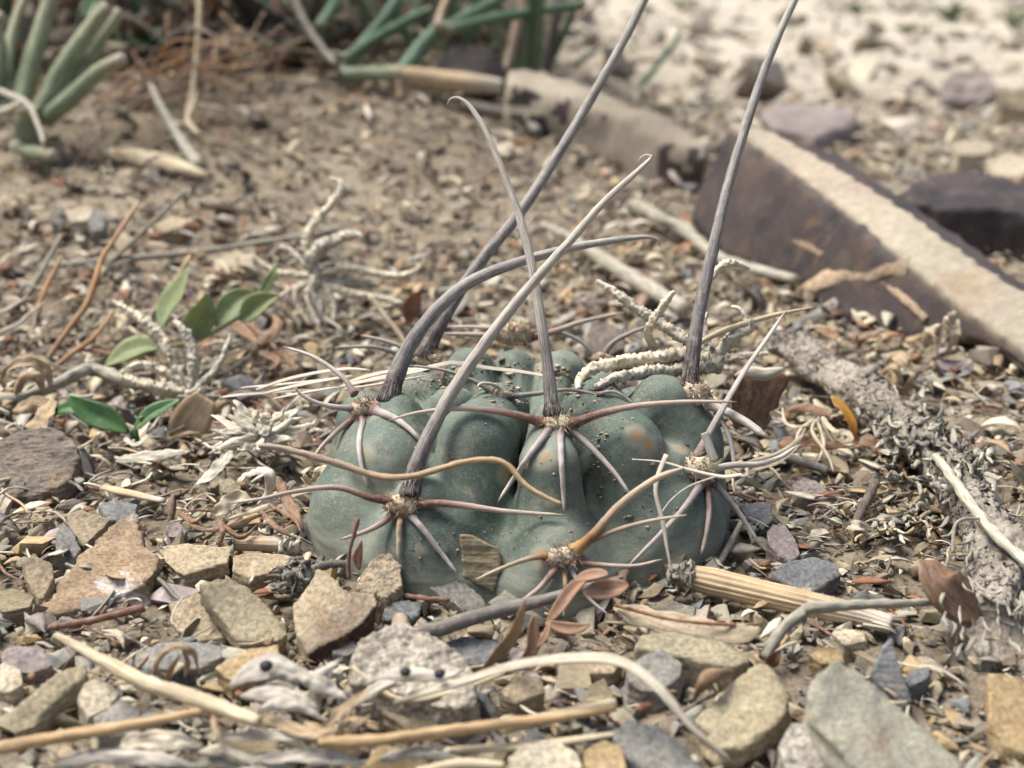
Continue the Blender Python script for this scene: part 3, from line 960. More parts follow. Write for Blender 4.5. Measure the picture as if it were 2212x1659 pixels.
mm = 0.001
ST = [
    ('mottled white and rust flat stone leaning in the gravel', q4((430, 640), (540, 555), (595, 560), (630, 680), (700, 750), (640, 870), (420, 960), (200, 1000), (180, 965), (260, 850), (350, 720)), 6, (.0, .45), 5, 'rock_mottled', dict(strat=1.6, amp=.03)),
    ('pale grey-green pebble wedged behind the mottled white stone', q4((240, 640), (275, 590), (320, 640), (350, 710), (300, 790), (240, 780)), 4, (.1, .6), 4, 'rock_grey', {}),
    ('tan wedge of stone resting above the mottled white stone', q4((280, 570), (340, 540), (480, 580), (450, 620), (360, 700), (310, 640)), 5, (0, .5), 4, 'rock_tan', {}),
    ('long layered buff stone beside the cut straw stub', q4((700, 690), (850, 685), (1000, 705), (990, 770), (880, 800), (790, 830), (715, 770)), 4, (.05, .3), 4, 'rock_tan', dict(strat=2.0, amp=.028)),
    ('smooth buff stone just below the cut straw stub', q4((1000, 735), (1110, 722), (1270, 740), (1220, 800), (1080, 840), (1000, 800)), 4, (-.1, .3), 5, 'rock_tan', {}),
    ('lens-shaped olive tan stone plate with a sharp pointed end', q4((850, 850), (990, 828), (1060, 862), (1130, 920), (1200, 1000), (1250, 1080), (1200, 1112), (1030, 1112), (930, 985), (880, 910)), 7, (-.1, .5), 4, 'rock_olive', dict(amp=.010, taper=.97)),
    ('pointed tan stone with a dark red broken edge, shade painted in, beside the pale clod', q4((1370, 785), (1440, 830), (1480, 890), (1620, 900), (1632, 950), (1560, 1040), (1480, 1090), (1330, 1165), (1270, 1070), (1258, 950), (1330, 870)), 8, (.15, .5), 7, 'rock_tan', dict(amp=.012, taper=.94, side=('rock_redbrown', (.7, -.6, -.35), .45))),
    ('rough tan brown stone lying under the lens-shaped plate', q4((720, 940), (860, 890), (930, 1000), (980, 1090), (860, 1110), (760, 1060)), 3, (.1, .4), 5, 'rock_tan', dict(amp=.03)),
    ('yellow ochre flat stone below the lens-shaped plate', q4((1060, 1140), (1200, 1118), (1212, 1190), (1150, 1250), (1000, 1285), (920, 1225)), 5, (-.1, .4), 4, 'rock_ochre', {}),
    ('rough pale grey stone next to the curled papery strip', q4((550, 1160), (700, 1110), (960, 1100), (965, 1180), (860, 1230), (640, 1240), (560, 1210)), 4, (0, .4), 6, 'rock_grey', dict(amp=.03)),
    ('weathered striped chip standing upright against the cactus', q1((880, 1100), (940, 1108), (1052, 1158), (1064, 1215), (1030, 1352), (960, 1320), (895, 1290)), 8, (.1, 2.6), 3, 'rock_wood', dict(amp=.02, down=Vector((0, .85, -.5)))),
    ('grey leaf-shaped slate flake at the foot of the cactus', q1((730, 1278), (800, 1268), (900, 1305), (975, 1360), (1003, 1410), (935, 1440), (840, 1390), (750, 1330)), 3, (.1, .7), 2.5, 'rock_grey', dict(amp=.012)),
    ('pale thin stone flake beside the grey slate flake', q1((1000, 1390), (1080, 1335), (1160, 1350), (1130, 1400), (1040, 1420)), 3, (0, .5), 3, 'rock_sage', {}),
    ('small grey block of stone under the pale clod', q1((560, 1395), (640, 1380), (715, 1390), (705, 1450), (640, 1475), (540, 1460)), 3, (0, .4), 5, 'rock_slate', {}),
    ('round grey pebble touching the pointed tan stone', q4((1430, 1120), (1480, 1095), (1530, 1105), (1545, 1145), (1500, 1175), (1435, 1165)), 3, (0, .4), 4, 'rock_grey', {}),
    ('slate blue-grey bean-shaped stone behind the ribbed straw stem', q5((1110, 815), (1190, 760), (1300, 740), (1400, 770), (1432, 825), (1350, 870), (1280, 905), (1180, 860)), 4, (0, .4), 5, 'rock_slate', {}),
    ('oval pinkish grey pebble beside the slate stone', q5((1100, 640), (1125, 602), (1180, 605), (1225, 670), (1248, 735), (1205, 770), (1150, 740), (1105, 690)), 4, (0, .5), 4, 'rock_pink', dict(amp=.012)),
    ('long pinkish brown stone half buried in sand', q5((1208, 430), (1260, 400), (1310, 410), (1400, 485), (1440, 530), (1350, 545), (1225, 485)), 3, (.05, .5), 5, 'rock_pink', dict(amp=.012)),
    ('dark grey angular stone beside the cactus flank', q5((980, 520), (1060, 505), (1115, 525), (1132, 580), (1080, 632), (1005, 570)), 4, (0, .5), 5, 'rock_slate', {}),
    ('large pale sage layered stone with a sharp ridge', q5((1275, 1330), (1330, 1240), (1395, 1172), (1480, 1215), (1600, 1300), (1720, 1400), (1850, 1530), (1990, 1690), (1500, 1700), (1350, 1520), (1280, 1420)), 11, (-.25, .35), 9, 'rock_sage', dict(amp=.02, strat=1.6)),
    ('brown olive flat stone tilted against the large sage stone', q5((1060, 1190), (1110, 1200), (1170, 1265), (1205, 1350), (1185, 1420), (1100, 1510), (1000, 1570), (890, 1570), (780, 1450), (900, 1320)), 7, (.0, .45), 5, 'rock_olive', dict(amp=.02, strat=1.2)),
    ('long smooth olive stone with dark layered side', q5((525, 1135), (560, 1072), (700, 1062), (900, 1095), (1035, 1190), (960, 1225), (800, 1195), (640, 1165)), 7, (0, .25), 9, 'rock_olive', dict(amp=.010, strat=1.0)),
    ('rounded grey-green stone in front of the long olive stone', q5((495, 1220), (560, 1165), (650, 1138), (742, 1205), (728, 1270), (640, 1330), (560, 1330), (500, 1280)), 6, (0, .6), 6, 'rock_grey', {}),
    ('ochre yellow thin plate at the edge of the woody stump', q5((2055, 1240), (2150, 1250), (2230, 1290), (2260, 1500), (2230, 1600), (2120, 1560), (2060, 1450)), 6, (0, .7), 3, 'rock_ochre', dict(amp=.010)),
    ('smooth cream stone below the pale grass blade', q5((-20, 1620), (60, 1545), (180, 1530), (280, 1590), (310, 1660), (200, 1700), (0, 1700)), 6, (0, .4), 8, 'rock_cream', {}),
    ('ochre cream stone beside the smooth cream stone', q5((310, 1580), (390, 1530), (470, 1560), (500, 1660), (400, 1700), (310, 1660)), 5, (0, .5), 7, 'rock_ochre', {}),
    ('flat pale grey stone under the arched grass blade', q5((410, 1500), (500, 1440), (640, 1470), (760, 1560), (850, 1690), (640, 1700), (500, 1620)), 5, (0, .4), 5, 'rock_grey', {}),
    ('dark olive slab standing on edge beside cream pebbles', q4((30, 1440), (120, 1340), (260, 1240), (370, 1200), (380, 1260), (260, 1350), (150, 1480), (60, 1520)), 6, (-.2, .6), 5, 'rock_olive', dict(amp=.02, strat=1.4)),
    ('cream smooth pebble next to the dark olive slab', q4((330, 1370), (360, 1290), (430, 1262), (520, 1330), (470, 1400), (380, 1440)), 6, (0, .6), 6, 'rock_cream', {}),
    ('grey-brown block of stone above the dark olive slab', q4((0, 1160), (60, 1130), (170, 1120), (228, 1215), (130, 1250), (20, 1240)), 5, (0, .4), 6, 'rock_pink', {}),
    ('buff pebble beside the grey-brown block', q4((-40, 1230), (20, 1198), (90, 1230), (100, 1300), (40, 1330), (-40, 1320)), 5, (0, .5), 6, 'rock_cream', {}),
    ('grey-green rounded stone below the pale straw', q4((400, 1440), (520, 1360), (600, 1400), (640, 1480), (560, 1520), (420, 1500)), 5, (0, .5), 6, 'rock_grey', {}),
    ('brown shield-shaped stone flake on its side', q4((85, 750), (150, 735), (225, 770), (235, 830), (190, 920), (160, 935), (110, 840)), 5, (.3, .8), 3, 'rock_tan', dict(amp=.012)),
    ('dark layered stone at the foot of the mottled stone', q4((-20, 900), (60, 880), (150, 915), (130, 960), (20, 985), (-30, 960)), 4, (0, .4), 4, 'rock_wood', dict(strat=1.8)),
    ('grey slate pieces edge beside the striped stub', q4((415, 520), (500, 498), (600, 520), (580, 580), (470, 590)), 4, (0, .5), 3, 'rock_slate', {}),
    ('small olive stone under the white curled peel', q4((940, 410), (1000, 405), (1045, 440), (1040, 475), (960, 470)), 4, (0, .5), 3, 'rock_olive', {}),
    ('purple-brown oval pebble by the dead stem', q4((715, 610), (770, 590), (810, 630), (790, 665), (730, 660)), 4, (0, .5), 4, 'rock_pink', {}),
    ('buff stone between the oak-brown leaf and the grey twig', q5((1385, 1080), (1440, 1055), (1525, 1065), (1530, 1110), (1440, 1130)), 4, (0, .4), 5, 'rock_cream', {}),
    ('yellow-tan lump of stone above the sage stone', q5((1280, 1170), (1350, 1125), (1420, 1150), (1440, 1200), (1340, 1210)), 4, (0, .4), 5, 'rock_ochre', {}),
    ('bluish pointed stone behind the sage stone', q5((1540, 1260), (1600, 1130), (1640, 1090), (1680, 1230), (1740, 1370), (1700, 1390)), 7, (.0, .9), 4, 'rock_slate', {}),
    ('grey triangular stone below the woody stump', q5((1690, 1270), (1740, 1225), (1810, 1220), (1800, 1270), (1720, 1310)), 4, (0, .4), 4, 'rock_slate', {}),
    ('tan thin flake beside the dead leaf with rusty edge', q5((560, 985), (700, 935), (800, 960), (790, 1000), (650, 1010)), 3, (0, .35), 3, 'rock_sage', {}),
    ('flat grey stone under the grey granular clod', q4((1870, 1130), (2000, 1085), (2150, 1100), (2200, 1160), (2080, 1215), (1940, 1200)), 3, (0, .4), 4, 'rock_slate', {}),
    ('olive flat stone beneath the orange foreground straw', q4((1640, 1400), (1800, 1390), (1920, 1430), (1930, 1500), (1760, 1490)), 4, (0, .35), 6, 'rock_olive', {}),
    ('brown-grey stone beneath the papery curls', q4((900, 1530), (1050, 1490), (1210, 1540), (1200, 1590), (1000, 1600)), 4, (0, .4), 6, 'rock_wood', {}),
    ('pale wedge of stone beside the rough grey clod', q5((-60, 1330), (40, 1250), (130, 1280), (140, 1330), (20, 1380)), 5, (0, .4), 6, 'rock_tan', {}),
    ('tan block beside the brown scale-like husk', q5((180, 1160), (330, 1140), (480, 1170), (440, 1250), (230, 1260)), 4, (0, .35), 6, 'rock_tan', {}),
    ('small buff stone leaning on the long olive stone', q5((330, 1300), (400, 1270), (440, 1350), (390, 1400), (320, 1380)), 4, (0, .5), 5, 'rock_wood', {}),
]
for i, (lab, outl, lift, tilt, th, mat, kw) in enumerate(ST):
    if lab == 'grey slate pieces edge beside the striped stub':
        lab = 'thin grey slate flake beside the short cut straw chip'
    slab('stone', lab, 'stone', outl, lift * mm * .8, tilt, th * mm * 0.85, mat, i + 1, **kw)

# clods of earth
def clod(label, outline, lift, thick, mat, seed, amp=.05, name='earth_clod', cat='clod', div=60, aniso=None):
    top = plane_pts(outline, lift * mm, (0, .4))
    me, c, size = slab_mesh(top, thick * mm, seed, amp=.03, strat=0, smooth_it=6, voxel_div=div)
    n = len(me.vertices)
    no = [v.normal.copy() for v in me.vertices]
    for v, w in zip(me.vertices, no):
        q = v.co / size
        if aniso:
            q = Vector((q.x * aniso[0], q.y * aniso[1], q.z * aniso[2]))
        d = mnoise.noise(q * 9 + Vector((seed, 0, 0))) * .5 + (.7 * mnoise.noise(q * 22) + .5 * mnoise.noise(q * 50) if aniso else abs(mnoise.noise(q * 20)) + .6 * mnoise.noise(q * 42))
        v.co += w * d * amp * size * 0.5
    o = link(name, me, M[mat], None, c)
    tag(o, label, cat)
    HERO.append((c.x, c.y, size * 0.36))


clod('rough grey granular clod of cemented grit behind the seed pods', q4((1510, 1190), (1540, 1110), (1640, 1050), (1760, 1030), (1900, 1090), (2000, 1170), (2050, 1250), (2070, 1380), (1900, 1400), (1700, 1330), (1520, 1280)), 8, 9, 'clod', 3)
clod('lumpy pale tan earth clod leaning on the cactus', q1((425, 1330), (450, 1270), (510, 1190), (575, 1175), (625, 1230), (630, 1320), (560, 1370), (480, 1350)), 6, 9, 'clod_tan', 5)
clod('dark grey granular clod beside the sage stone', q5((1145, 1560), (1210, 1470), (1320, 1460), (1420, 1530), (1500, 1640), (1420, 1700), (1200, 1700)), 6, 8, 'clod', 7)
clod('crumbly dark soil lump behind the cactus crown', [(1262, 745), (1275, 700), (1310, 692), (1345, 712), (1352, 750), (1310, 768)], 9, 8, 'bark_dark', 9)

# ------------------------------------------------------------------ rocks behind the cactus
def big_slab():
    """dark brown slab: broad face towards the camera, pale bevelled upper side, tan seams"""
    # foot line of the broad face from two ground positions, plane leaning back a little
    g0, g1 = PG(1500, 520), PG(2212, 860)
    along = (g1 - g0)
    along.z = 0
    along.normalize()
    back = Vector((-along.y, along.x, 0))
    if back.y < 0:
        back = -back
    n = (-back * 0.93 + Vector((0, 0, 0.36))).normalized()

    def onface(px, py, off=0.0):
        d = ray(px, py)
        k = (g0 + n * off - ORI).dot(n) / d.dot(n)
        return ORI + d * k
    face = [onface(*p) for p in [(1576, 272), (1626, 310), (1751, 400), (1856, 480), (1966, 575), (2081, 670), (2206, 752), (2320, 830), (2330, 860), (2200, 800), (2106, 745), (1950, 740), (1790, 705), (1745, 640), (1640, 590), (1560, 560), (1490, 480), (1500, 430), (1540, 350)]]
    rise = back * 0.034 + Vector((0, 0, 0.010))
    c = sum(face, Vector()) / len(face)
    th = Thing('rock', 'large dark brown rock slab with pale slanting top and tan seams', 'rock', c - Vector((0, 0, c.z)))
    bm = bmesh.new()
    up = [bm.verts.new(p) for p in face]
    lo = [bm.verts.new(p + back * 0.045 - Vector((0, 0, .012))) for p in face]
    bm.faces.new(up)
    bm.faces.new(lo[::-1])
    for i in range(len(face)):
        j = (i + 1) % len(face)
        bm.faces.new((up[j], up[i], lo[i], lo[j]))
    bmesh.ops.recalc_face_normals(bm, faces=bm.faces)
    bmesh.ops.triangulate(bm, faces=bm.faces)
    me = bpy.data.meshes.new('slab_body')
    bm.to_mesh(me)
    bm.free()
    me = remesh(me, 0.0022, 1)
    roughen(me, 0.2, .006, 31, 0)
    for v in me.vertices:
        v.co -= th.base
    o = link('slab_body', me, M['rock_dark'])
    o.parent = th.o
    # pale upper side
    edge = [(1568, 268), (1626, 308), (1751, 398), (1856, 478), (1966, 573), (2081, 668), (2206, 750), (2330, 838)]
    E = [onface(*p, 0.0012) for p in edge]
    bm = bmesh.new()
    w = [0.004, .009, .012, .013, .014, .015, .016, .017]
    lo_, up_, lo2, up2 = [], [], [], []
    for p, ww in zip(E, w):
        q = p + (back * 0.9 + Vector((0, 0, .34))).normalized() * ww
        lo_.append(bm.verts.new(p))
        up_.append(bm.verts.new(q))
        lo2.append(bm.verts.new(p - Vector((0, 0, .006)) + back * .002))
        up2.append(bm.verts.new(q - Vector((0, 0, .02))))
    for i in range(len(E) - 1):
        bm.faces.new((lo_[i], lo_[i + 1], up_[i + 1], up_[i]))
        bm.faces.new((lo_[i + 1], lo_[i], lo2[i], lo2[i + 1]))
        bm.faces.new((up_[i], up_[i + 1], up2[i + 1], up2[i]))
        bm.faces.new((lo2[i], up2[i], up2[i + 1], lo2[i + 1]))
    bm.faces.new((lo_[0], up_[0], up2[0], lo2[0]))
    bm.faces.new((lo_[-1], lo2[-1], up2[-1], up_[-1]))
    bmesh.ops.recalc_face_normals(bm, faces=bm.faces)
    bmesh.ops.triangulate(bm, faces=bm.faces)
    me = bpy.data.meshes.new('pale_top')
    bm.to_mesh(me)
    bm.free()
    me = remesh(me, 0.0016, 1)
    roughen(me, 0.2, .0012, 33, 0)
    for v in me.vertices:
        v.co -= th.base
    o = link('pale_top', me, M['rock_top'])
    o.parent = th.o
    o['label'] = 'pale tan upper side'
    for k, (pts, r) in enumerate([([(1700, 655), (1756, 618), (1830, 595), (1900, 590), (1962, 578)], .0026), ([(1640, 470), (1720, 520), (1800, 560), (1850, 590)], .0012), ([(1880, 592), (1935, 630), (2000, 690)], .0010)]):
        mb = MB().tube([onface(*p, 0.0002) for p in pts], [r * .7, r, r * 1.1, r], n=10, m=40, jit=.5, seed=k, flat=.22, up=tuple(n))
        th.part(mb, 'tan_seam', M['rock_vein'])
    return th


big_slab()
slab('rock', 'dark purple-brown rock lying beyond the big slab', 'rock', q3((1680, 860), (1720, 790), (1800, 745), (1920, 720), (2060, 735), (2240, 790), (2340, 880), (2290, 940), (2100, 900), (1850, 900)), .020, (.0, .25), .03, 'rock_dark', 61, amp=.02, strat=0, smooth_it=4)
slab('rock', 'long pale brown stone bar with a dark broken side behind the hooked spines', 'rock', q3((-40, 300), (60, 262), (180, 290), (420, 385), (640, 480), (860, 600), (850, 650), (640, 600), (400, 480), (150, 400), (-30, 360)), .022, (.02, .30), .024, 'rock_top', 63, amp=.02, strat=.5, taper=1.0, smooth_it=5, side=('rock_dark', (-.1, -.95, .0), .86))
slab('rock', 'flat pinkish grey slab lying behind the tall straight spine', 'rock', [(1640, 232), (1700, 215), (1800, 222), (1858, 228), (1850, 262), (1760, 290), (1660, 270)], .013, (0, .12), .013, 'rock_pink', 65, amp=.02, smooth_it=10)
slab('rock', 'purplish square block in the pale far gravel', 'rock', [(2030, 175), (2060, 150), (2140, 152), (2160, 195), (2130, 215), (2040, 212)], .016, (0, .9), .016, 'rock_pink', 66, amp=.03, smooth_it=14)
slab('rock', 'rounded purple-brown stone under the jointed green stems', 'rock', [(925, 165), (950, 115), (1010, 92), (1070, 104), (1098, 150), (1080, 172), (1010, 185), (950, 182)], .012, (0, 1.0), .012, 'rock_dark', 67, amp=.015, smooth_it=10)
slab('rock', 'brown block at the end of the far gravel', 'rock', [(2150, 200), (2212, 185), (2270, 205), (2250, 238), (2160, 228)], .014, (0, .9), .014, 'rock_tan', 68, amp=.03, smooth_it=14)
slab('stone', 'tan block of stone beside the small red scrap', 'stone', [(330, 482), (368, 466), (402, 470), (405, 488), (350, 500)], .005, (0, .3), .006, 'rock_tan', 69, smooth_it=9, amp=.04)
slab('stone', 'smooth buff flat stone behind the fuzzy dead branches', 'stone', [(458, 550), (500, 543), (552, 548), (545, 572), (500, 588), (462, 580)], .004, (0, .6), .005, 'rock_cream', 70, smooth_it=9, amp=.04)
slab('stone', 'white-grey pointed stone in the pale cluster', 'stone', [(105, 448), (130, 443), (142, 475), (130, 492), (110, 478)], .006, (0, .8), .006, 'rock_grey', 71, smooth_it=9, amp=.04)
slab('stone', 'pale grey oblong stone in the pale cluster', 'stone', [(140, 455), (175, 444), (205, 450), (190, 475), (150, 478)], .006, (0, .4), .008, 'rock_cream', 72, smooth_it=9, amp=.04)
slab('stone', 'rounded greenish grey stone in the pale cluster', 'stone', [(188, 470), (208, 450), (230, 462), (226, 492), (200, 502)], .006, (0, .6), .008, 'rock_grey', 73, smooth_it=9, amp=.04)
slab('stone', 'white shell-like stone on the brown soil bank', 'stone', [(1068, 310), (1100, 304), (1115, 318), (1100, 335), (1072, 330)], .006, (0, .5), .008, 'rock_cream', 74, smooth_it=9, amp=.04)
for k, (pts, lab) in enumerate([([(1160, 60), (1200, 42), (1245, 55), (1235, 88), (1165, 90)], 'peach coloured stone above the long stone bar'), ([(1290, 105), (1350, 100), (1375, 125), (1330, 142), (1285, 130)], 'pale peach stone between the hooked spine and the green shoot'),
                                ([(2055, 305), (2100, 298), (2150, 310), (2140, 332), (2070, 335)], 'white stone beyond the big slab in the far gravel'), ([(2130, 340), (2180, 325), (2230, 345), (2220, 385), (2150, 385)], 'rounded cream stone behind the dark rounded rock'),
                                ([(1900, 500), (1960, 492), (2040, 500), (2060, 530), (1960, 540)], 'tan stone in front of the dark rounded rock')]):
    slab('stone', lab, 'stone', pts, .010, (0, .6), .014, 'rock_cream', 80 + k, smooth_it=8)

# ------------------------------------------------------------------ loose chips: shared shapes
def chip_proto(seed, npt=13, hi=False):
    rg = random.Random(seed)
    bm = bmesh.new()
    fl = rg.uniform(.3, .65)
    for _ in range(npt):
        v = Vector((rg.gauss(0, 1), rg.gauss(0, 1), rg.gauss(0, 1))).normalized()
        v = Vector((v.x * 1.0, v.y * rg.uniform(.55, .8), v.z * fl))
        bm.verts.new(v * .5)
    r = bmesh.ops.convex_hull(bm, input=bm.verts)
    bmesh.ops.delete(bm, geom=list({g for g in r['geom_interior'] + r['geom_unused'] if isinstance(g, bmesh.types.BMVert)}), context='VERTS')
    me = bpy.data.meshes.new('pebble')
    bm.to_mesh(me)
    bm.free()
    if hi:
        me = remesh(me, .055, 1)
        roughen(me, 1.0, .022, seed, 0.5)
    return me


PAL = [TAN, OLIVE, GREY, SLATE, CREAM, OCHRE, BROWN, PINK, SAGE, TAN, GREY, OLIVE, (0.30, .26, .2), (0.36, .33, .25)]
NAMES = ['tan', 'olive', 'grey', 'slate grey', 'cream', 'ochre', 'brown', 'pinkish', 'sage green', 'tan', 'grey', 'olive', 'dun', 'pale dun']


def free(x, y, r, pad=0.5):
    if (x - CC.x) ** 2 + (y - CC.y) ** 2 < (0.036 + r * .4) ** 2:
        return False
    for hx, hy, hr in HERO:
        if (x - hx) ** 2 + (y - hy) ** 2 < (hr + r * pad) ** 2:
            return False
    return True


LAND = [(px, py, PG(px, py), t) for px, py, t in [(1130, 1330, 'the foot of the cactus'), (640, 1100, 'the flank of the cactus by the straw stub'), (1640, 1080, 'the dark grey angular stone'), (215, 1230, 'the mottled white stone'),
    (530, 1320, 'the lens-shaped stone plate'), (720, 1330, 'the pointed tan stone'), (1700, 1290, 'the ribbed straw stalk'), (2130, 1270, 'the woody stump'), (1850, 1560, 'the large sage stone'), (1590, 1530, 'the brown olive flat stone'),
    (870, 1410, 'the grey granular clod'), (1500, 1410, 'the long olive stone'), (600, 1490, 'the seed pod with black seeds'), (280, 1450, 'the long pale foreground straw'), (200, 1590, 'the orange-tan straw'), (1000, 1590, 'the tangled papery knot'),
    (90, 1000, 'the cracked bark chunk'), (300, 930, 'the dark green sprig'), (420, 800, 'the fuzzy thick-armed dead plant'), (690, 640, 'the fuzzy dead plant with the tall curled branch'), (180, 640, 'the orange-brown dry stalks'), (370, 480, 'the tan block of stone and red scrap'),
    (170, 470, 'the pale stone cluster'), (1000, 560, 'the crossing hooked spines'), (1330, 600, 'the weathered grey stick'), (1800, 800, 'the thick grey branch'), (2000, 1000, 'the shaggy lichen shreds'), (1850, 680, 'the big dark slab'), (2100, 850, 'the big dark slab and grey branch'), (1780, 950, 'the dry flower tassel'), (560, 920, 'the shredded dry flower head'), (1290, 1590, 'the arched grass blade'), (2150, 1540, 'the ochre plate'), (60, 1450, 'the grey-brown block of stone')]]


def near(p):
    return min(LAND, key=lambda l: (l[2].x - p[0]) ** 2 + (l[2].y - p[1]) ** 2)[3]


protos = [chip_proto(100 + i, 13, True) for i in range(14)]
for me in protos:
    me.materials.append(M['chip_obj'])
    me.polygons.foreach_set('use_smooth', np.ones(len(me.polygons), bool))
cnt, tries = 0, 0
rp = random.Random(5)
while cnt < 300 and tries < 9000:
    tries += 1
    px, py = rp.uniform(-20, 2232), 1700 - 1250 * rp.random() ** 1.35
    spx = rp.uniform(34, 92) if py > 900 else rp.uniform(26, 60)
    p = PG(px, py)
    k = depth_of(p)
    size = spx * mpp(k)
    if p.y > 0.5 or not free(p.x, p.y, size * .5, .7):
        continue
    i = rp.randrange(len(PAL))
    o = bpy.data.objects.new('pebble', protos[rp.randrange(len(protos))])
    COL.objects.link(o)
    j = rp.uniform(.8, 1.2)
    o.color = (*[min(.9, c * j) for c in PAL[i]], 1)
    o.scale = (size, size * rp.uniform(.75, 1.1), size * rp.uniform(.7, 1.1))
    o.rotation_euler = (rp.gauss(0, .28), rp.gauss(0, .28), rp.uniform(0, 6.28))
    o.location = (p.x, p.y, p.z + size * .12)
    tag(o, '%s loose %s stone chip near %s' % ('broad' if size > .0062 else 'small', NAMES[i], near(p)), 'stone', 'loose %s stone chips' % NAMES[i])
    HERO.append((p.x, p.y, size * .38))
    cnt += 1


def scatter(n, plist, xs, ys, size, colr, lift=.1, tiltsd=.5, flat=(.7, 1.0)):
    """many small convex pieces as arrays: returns verts, faces, colours"""
    VV, FF, CCo = [], [], []
    off = 0
    P = [(np.array([list(v.co) for v in m.vertices], np.float32), [tuple(p.vertices) for p in m.polygons]) for m in plist]
    for i in range(n):
        V, F = P[rp.randrange(len(P))]
        s = size[i]
        a, b, c = rp.gauss(0, tiltsd), rp.gauss(0, tiltsd), rp.uniform(0, 6.283)
        ca, sa, cb, sb, cc_, sc2 = math.cos(a), math.sin(a), math.cos(b), math.sin(b), math.cos(c), math.sin(c)
        Rm = np.array([[cc_, -sc2, 0], [sc2, cc_, 0], [0, 0, 1]]) @ np.array([[cb, 0, sb], [0, 1, 0], [-sb, 0, cb]]) @ np.array([[1, 0, 0], [0, ca, -sa], [0, sa, ca]])
        W = (V * (s, s * rp.uniform(*flat), s * rp.uniform(.6, 1.1))) @ Rm.T
        W = W + (xs[i], ys[i], terrain(xs[i], ys[i]) + s * lift)
        VV.append(W)
        FF.extend([tuple(q + off for q in f) for f in F])
        CCo.append(np.tile(np.array(colr[i], np.float32), (len(V), 1)))
        off += len(V)
    return np.vstack(VV), FF, np.vstack(CCo)


def gravel(name, label, n, ylim, ratio, seed, sizef):
    rg = random.Random(seed)
    lo = [chip_proto(300 + i, 10) for i in range(16)]
    xs, ys, ss, cs = [], [], [], []
    while len(xs) < n:
        y = math.exp(rg.uniform(math.log(ylim[0]), math.log(ylim[1])))
        x = rg.uniform(-1, 1) * ratio * (y + 0.05)
        s = sizef(rg, x, y)
        if (x - CC.x) ** 2 + (y - CC.y) ** 2 < .033 ** 2:
            continue
        bank = sst((y - .30) / .12) * sst((.10 - x) / .12)
        if rg.random() < bank * .55:
            s *= .55
        c = PAL[rg.randrange(len(PAL))]
        if y > .4 and x > .02:
            c = lerp3(c, (0.46, .405, .325), rg.uniform(.2, .85) * sst((y - .4) / .3))
        elif bank > .3:
            c = lerp3(c, (.262, .212, .154), rg.uniform(.25, .95))
        xs.append(x)
        ys.append(y)
        ss.append(s)
        cs.append(mul3(c, rg.uniform(.6, 1.25) * (1 + .45 * bank * mnoise.noise((x * 16, y * 16, 2.2)))))
    V, F, Cc = scatter(n, lo, xs, ys, ss, cs)
    me = bpy.data.meshes.new(name)
    me.from_pydata(V.tolist(), [], F)
    a = me.attributes.new('col', 'FLOAT_COLOR', 'POINT')
    a.data.foreach_set('color', np.hstack([Cc, np.ones((len(Cc), 1), np.float32)]).astype(np.float32).ravel())
    o = link(name, me, M['chip_col'], smooth=False)
    tag(o, label, 'gravel', kind='stuff')
    for m in lo:
        bpy.data.meshes.remove(m)


gravel('gravel', 'mixed tan and grey stone chips covering the ground', 11500, (.095, .8), 1.0, 1, lambda g, x, y: min(.0135, max(.0022, math.exp(g.gauss(math.log(.0042), .42)) * (y / .2) ** .45)))
gravel('grit', 'fine sandy grit and crumbs between the stone chips', 35000, (.095, .85), .95, 2, lambda g, x, y: max(.0006, math.exp(g.gauss(math.log(.0014), .4)) * (y / .2) ** .8))
gravel('far_gravel', 'pale blurred stones strewn over the far slope', 6500, (.65, 9.0), 1.15, 3, lambda g, x, y: max(.004, math.exp(g.gauss(math.log(.013), .55)) * (y / .9) ** .55))

# ------------------------------------------------------------------ plant matter: materials
M['straw'] = fibre('straw pale', flat2((0.56, 0.475, 0.32)), 0.85, around=1.6, along=.2, bump=.8, trans=0.1, streak=.55, streak_col=(.30, .23, .14), dust=.2)
M['straw_white'] = fibre('straw bleached', flat2((0.62, 0.56, 0.45)), 0.5, trans=0.1)
M['straw_orange'] = fibre('straw orange', flat2((0.46, 0.32, 0.17)), 0.85, around=1.6, along=.2, bump=.8, streak=.6, streak_col=(.24, .15, .075), dust=.25)
M['straw_ribbed'] = fibre('straw ribbed', [(0, (0.16, 0.12, 0.085)), (.04, (.44, .33, .20)), (.6, (.50, .38, .235)), (1, (.50, .45, .38))], 0.9, around=5.0, along=.08, bump=.8)
M['twig_grey'] = fibre('twig grey', flat2((0.30, 0.28, 0.22)), 0.85, around=2.5, along=.5, bump=.8, dust=.4)
M['twig_dark'] = fibre('twig dark', flat2((0.165, 0.15, 0.13)), 0.8, around=2.5, along=.5, bump=.8, dust=.35)
M['twig_tan'] = fibre('twig tan', [(0, (.36, .29, .23)), (.5, (.36, .255, .16)), (1, (.50, .37, .21))], 0.7, along=.8, bump=.7)
M['twig_orange'] = fibre('twig orange', [(0, (.28, .19, .12)), (.5, (.40, .225, .10)), (1, (.44, .30, .19))], 0.5)
M['twig_red'] = fibre('twig red', flat2((0.175, 0.088, 0.06)), 0.8, dust=.4)
M['fuzz'] = fibre('fuzzy dead stem', flat2((0.62, 0.55, 0.41)), 0.5, around=3.5, along=6, bump=1.0, spots=.55, fine=(.15, .135, .10))
M['fuzz_grey'] = fibre('fuzzy grey dead stem', flat2((0.52, 0.475, 0.375)), 0.5, around=3.5, along=6, bump=1.0, spots=.8, fine=(.11, .105, .085))
M['leaf_tan'] = fibre('dead leaf tan', flat2((0.43, 0.325, 0.205)), 0.5, trans=.2)
